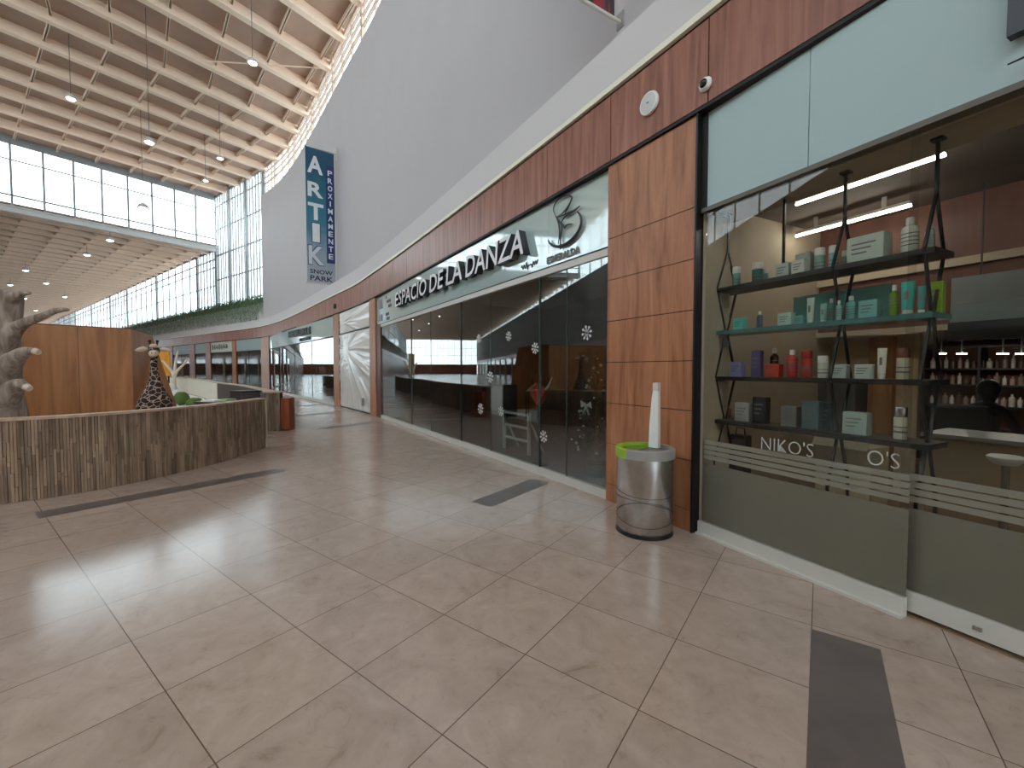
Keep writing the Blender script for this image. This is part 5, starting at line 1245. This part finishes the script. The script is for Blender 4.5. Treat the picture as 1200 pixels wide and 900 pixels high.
def rock(P, r, label, mat, sz=.85, seed=1, z=None, group=None, name='white_boulder', cat='boulder'):
    random.seed(seed); b = MB(); b.ball((0, 0, r * sz if z is None else z), r, 16, 10, sz, .07)
    return tag(link(name, b, mat, None, (*P, .006), 0, smooth=70), label, cat, group)
M['rock'] = pm('white_boulder_paint', srgb(216, 214, 212), .7, bump=.3, scale=8)
M['bush'] = pm('green_ball_turf', srgb(86, 110, 48), .8, var=.3, scale=25, bump=.8)
rock(gnd(213, 475), .28, 'round green turf ball on the white play floor beside the giraffe', M['bush'], 1.0, 4, None, 'green turf balls', 'turf_ball', 'ball')
rock(gnd(229, 479), .3, 'lower green turf ball partly behind the near fence', M['bush'], .7, 5, None, 'green turf balls', 'turf_ball', 'ball')
BG = 'white boulders in the play area'
rock(gnd(199, 464.5), .38, 'large pale grey boulder right of the giraffe', M['rock'], .95, 6, None, BG)
rock(gnd(211, 467), .2, 'small white boulder right of the large pale grey one', M['rock'], .7, 7, None, BG)
rock(gnd(188, 464), .4, 'broad white boulder heap behind the large pale grey one', M['rock'], .8, 8, None, BG)
rock(gnd(208, 466), .27, 'white boulder at the foot of the pale branching coral', M['rock'], .8, 9, None, BG)
random.seed(21)
# pale branching sculpture
cP = gnd(204.5, 463); cV = [(0, 0, .006), (0, 0, .7), (0.02, 0, 1.2)]; cR = [.13, .1, .09]; cE = [(0, 1), (1, 2)]
for pts in ([(-.3, 0, 1.6), (-.62, .05, 1.95), (-.8, .05, 2.05)], [(.02, .1, 1.8), (.12, .1, 2.3), (.2, .1, 2.6)], [(.35, -.1, 1.5), (.72, -.1, 1.85), (1.0, -.1, 2.15)]):
    pv = 2
    for p, r in zip(pts, (.075, .055, .035)): cV.append(p); cR.append(r); cE.append((pv, len(cV) - 1)); pv = len(cV) - 1
cs = thing('branching_sculpture', 'pale branching coral like sculpture before the orange board', 'sculpture', (*cP, 0)); skin('branches', cV, cE, cR, pm('pale_coral', srgb(224, 208, 184), .7), cs)
oP = gnd(192, 461.3); t = thing('orange_board', 'orange display board on legs behind the giraffe', 'board', (*oP, 0), math.radians(-20))
b = MB(); b.chamfer((0, 0, 1.95), (1.25, .06, 1.7), .01); link('panel', b, pm('orange_panel', srgb(224, 150, 44), .5, var=.15, scale=2), t)
for s_ in (-.5, .5): b = MB(); b.span(s_ - .03, s_ + .03, -.03, .03, .006, 1.1); link('leg', b, M['black'], t)
# cabinet and table near the opening
t = thing('dark_cabinet', 'dark grey cabinet just inside the enclosure opening', 'cabinet', (-6.1, 9.55, 0), -.55)
b = MB(); b.chamfer((0, 0, .5), (.5, .42, .985), .012); link('body', b, pm('charcoal_laminate', srgb(66, 60, 58), .5), t); b = MB(); b.span(-.26, .26, -.22, .22, .992, 1.02); link('top', b, M['black'], t); b = MB(); b.span(-.22, .22, -.222, -.21, .1, .9); link('door', b, pm('charcoal_door', srgb(56, 52, 52), .4), t)
t = thing('low_table', 'dark topped table beside the near fence inside the enclosure', 'table', (-6.15, 8.75, 0), -.3)
b = MB(); b.span(-.42, .42, -.22, .22, .79, .83); link('tabletop', b, pm('dark_table_top', srgb(60, 48, 42), .4), t)
for sx in (-.37, .37):
    for sy in (-.18, .18): b = MB(); b.span(sx - .02, sx + .02, sy - .02, sy + .02, .006, .79); link('leg', b, M['black'], t)
t = thing('tray', 'white tray lying on the dark topped table', 'tray', (-6.25, 8.72, .83), -.3)
b = MB(); b.chamfer((0, 0, .02), (.36, .26, .04), .012); link('tray_body', b, M['cap_white'], t)
t = thing('folded_cloth', 'folded green cloth on the dark topped table', 'cloth', (-5.93, 8.72, .83), -.3)
b = MB(); b.chamfer((0, 0, .02), (.2, .26, .04), .018); b.chamfer((0, .01, .05), (.18, .22, .02), .008); link('cloth_layers', b, cm((150, 170, 120), .8), t)

# ------------------------------------------------------------------ waste bin by the pier
bP = gnd(757, 583) ; bP = np.array([1.235, 3.86]); br = .252
bin_ = thing('waste_bin', 'round brushed steel waste bin with lime and grey rim beside the wooden pier', 'bin', (*bP, 0), math.radians(-28))
b = MB(); b.lathe([(br - .004, .03), (br, .035), (br, .70), (br - .01, .70), (br - .01, .68), (0, .68)], n=56); link('body', b, M['steel'], bin_, smooth=40)
b = MB(); b.lathe([(br + .004, 0), (br + .006, .008), (br + .004, .034), (br - .03, .034), (0, .034)], n=56); link('base_ring', b, M['black'], bin_, smooth=40)
def arcring(mb, r0, r1, z0, z1, a0, a1, n=30):
    rings = []
    for k in range(n + 1):
        a = a0 + (a1 - a0) * k / n; ca, sa = math.cos(a), math.sin(a)
        rings.append([(r1 * ca, r1 * sa, z0), (r1 * ca, r1 * sa, z1 - .008), ((r1 - .008) * ca, (r1 - .008) * sa, z1), (r0 * ca, r0 * sa, z1), (r0 * ca, r0 * sa, z0)])
    mb.loft(rings)
b = MB(); arcring(b, br - .035, br + .012, .70, .785, math.radians(75), math.radians(243)); link('lime_rim', b, M['lime_plastic'], bin_, smooth=40)
b = MB(); arcring(b, br - .035, br + .012, .70, .785, math.radians(243), math.radians(435)); link('grey_rim', b, M['grey_plastic'], bin_, smooth=40)
b = MB(); a0, a1 = math.radians(75), math.radians(243); rr = br - .036; b.prism([(rr * math.cos(a0 + (a1 - a0) * k / 20), rr * math.sin(a0 + (a1 - a0) * k / 20)) for k in range(21)], .745, .76); link('lime_lid', b, pm('dark_lime_flap', srgb(110, 140, 40), .45), bin_)
b = MB(); a0, a1 = math.radians(243), math.radians(435); b.prism([(rr * math.cos(a0 + (a1 - a0) * k / 20), rr * math.sin(a0 + (a1 - a0) * k / 20)) for k in range(21)], .74, .755); link('grey_lid', b, pm('dark_grey_flap', srgb(110, 106, 102), .45), bin_)
b = MB()
def dots(f0, f1, fz, n):
    for k in range(n):
        f = k / (n - 1); a = f0 + (f1 - f0) * f; z = fz(f)
        rz_ = a; c = ((br + .0005) * math.cos(a), (br + .0005) * math.sin(a), z)
        b.box(c, (.003, .008, .006), rz_)
A0, A1 = math.radians(-165), math.radians(12)
dots(A0, A1, lambda f: .40 - .03 * f - .02 * math.sin(PI * f), 44)
dots(A0, A1, lambda f: .33 + .03 * math.sin(PI * f) - .14 * f * f, 42)
dots(A0, A1, lambda f: .14 + .19 * math.sin(PI * f) ** .8, 48)
dots(A0, A1, lambda f: .16 - .06 * math.sin(PI * f), 44)
link('perforated_pattern', b, M['black'], bin_)
q = bP + np.array([.12, .085])
t = thing('white_board', 'white tapered upright board sticking out of the waste bin', 'board', (*q, 0), math.radians(-40))
b = MB()
hw = .042
b.loft([[(-hw * 1.15, -.035, .762), (hw, -.035, .762), (hw, .03, .762), (-hw * 1.15, .03, .762)], [(-hw * .95, -.035, 1.0), (hw * .95, -.035, 1.0), (hw * .95, .03, 1.0), (-hw * .95, .03, 1.0)], [(-hw * .55, -.03, 1.24), (hw * .85, -.03, 1.24), (hw * .85, .03, 1.24), (-hw * .55, .03, 1.24)], [(-hw * .3, -.03, 1.30), (hw * .82, -.03, 1.30), (hw * .82, .03, 1.30), (-hw * .3, .03, 1.30)]])
link('board_body', b, M['cap_white'], t)
b = MB(); b.span(-hw * .34, hw * .86, -.034, .034, 1.30, 1.375); link('top_block', b, M['white_trim'], t)
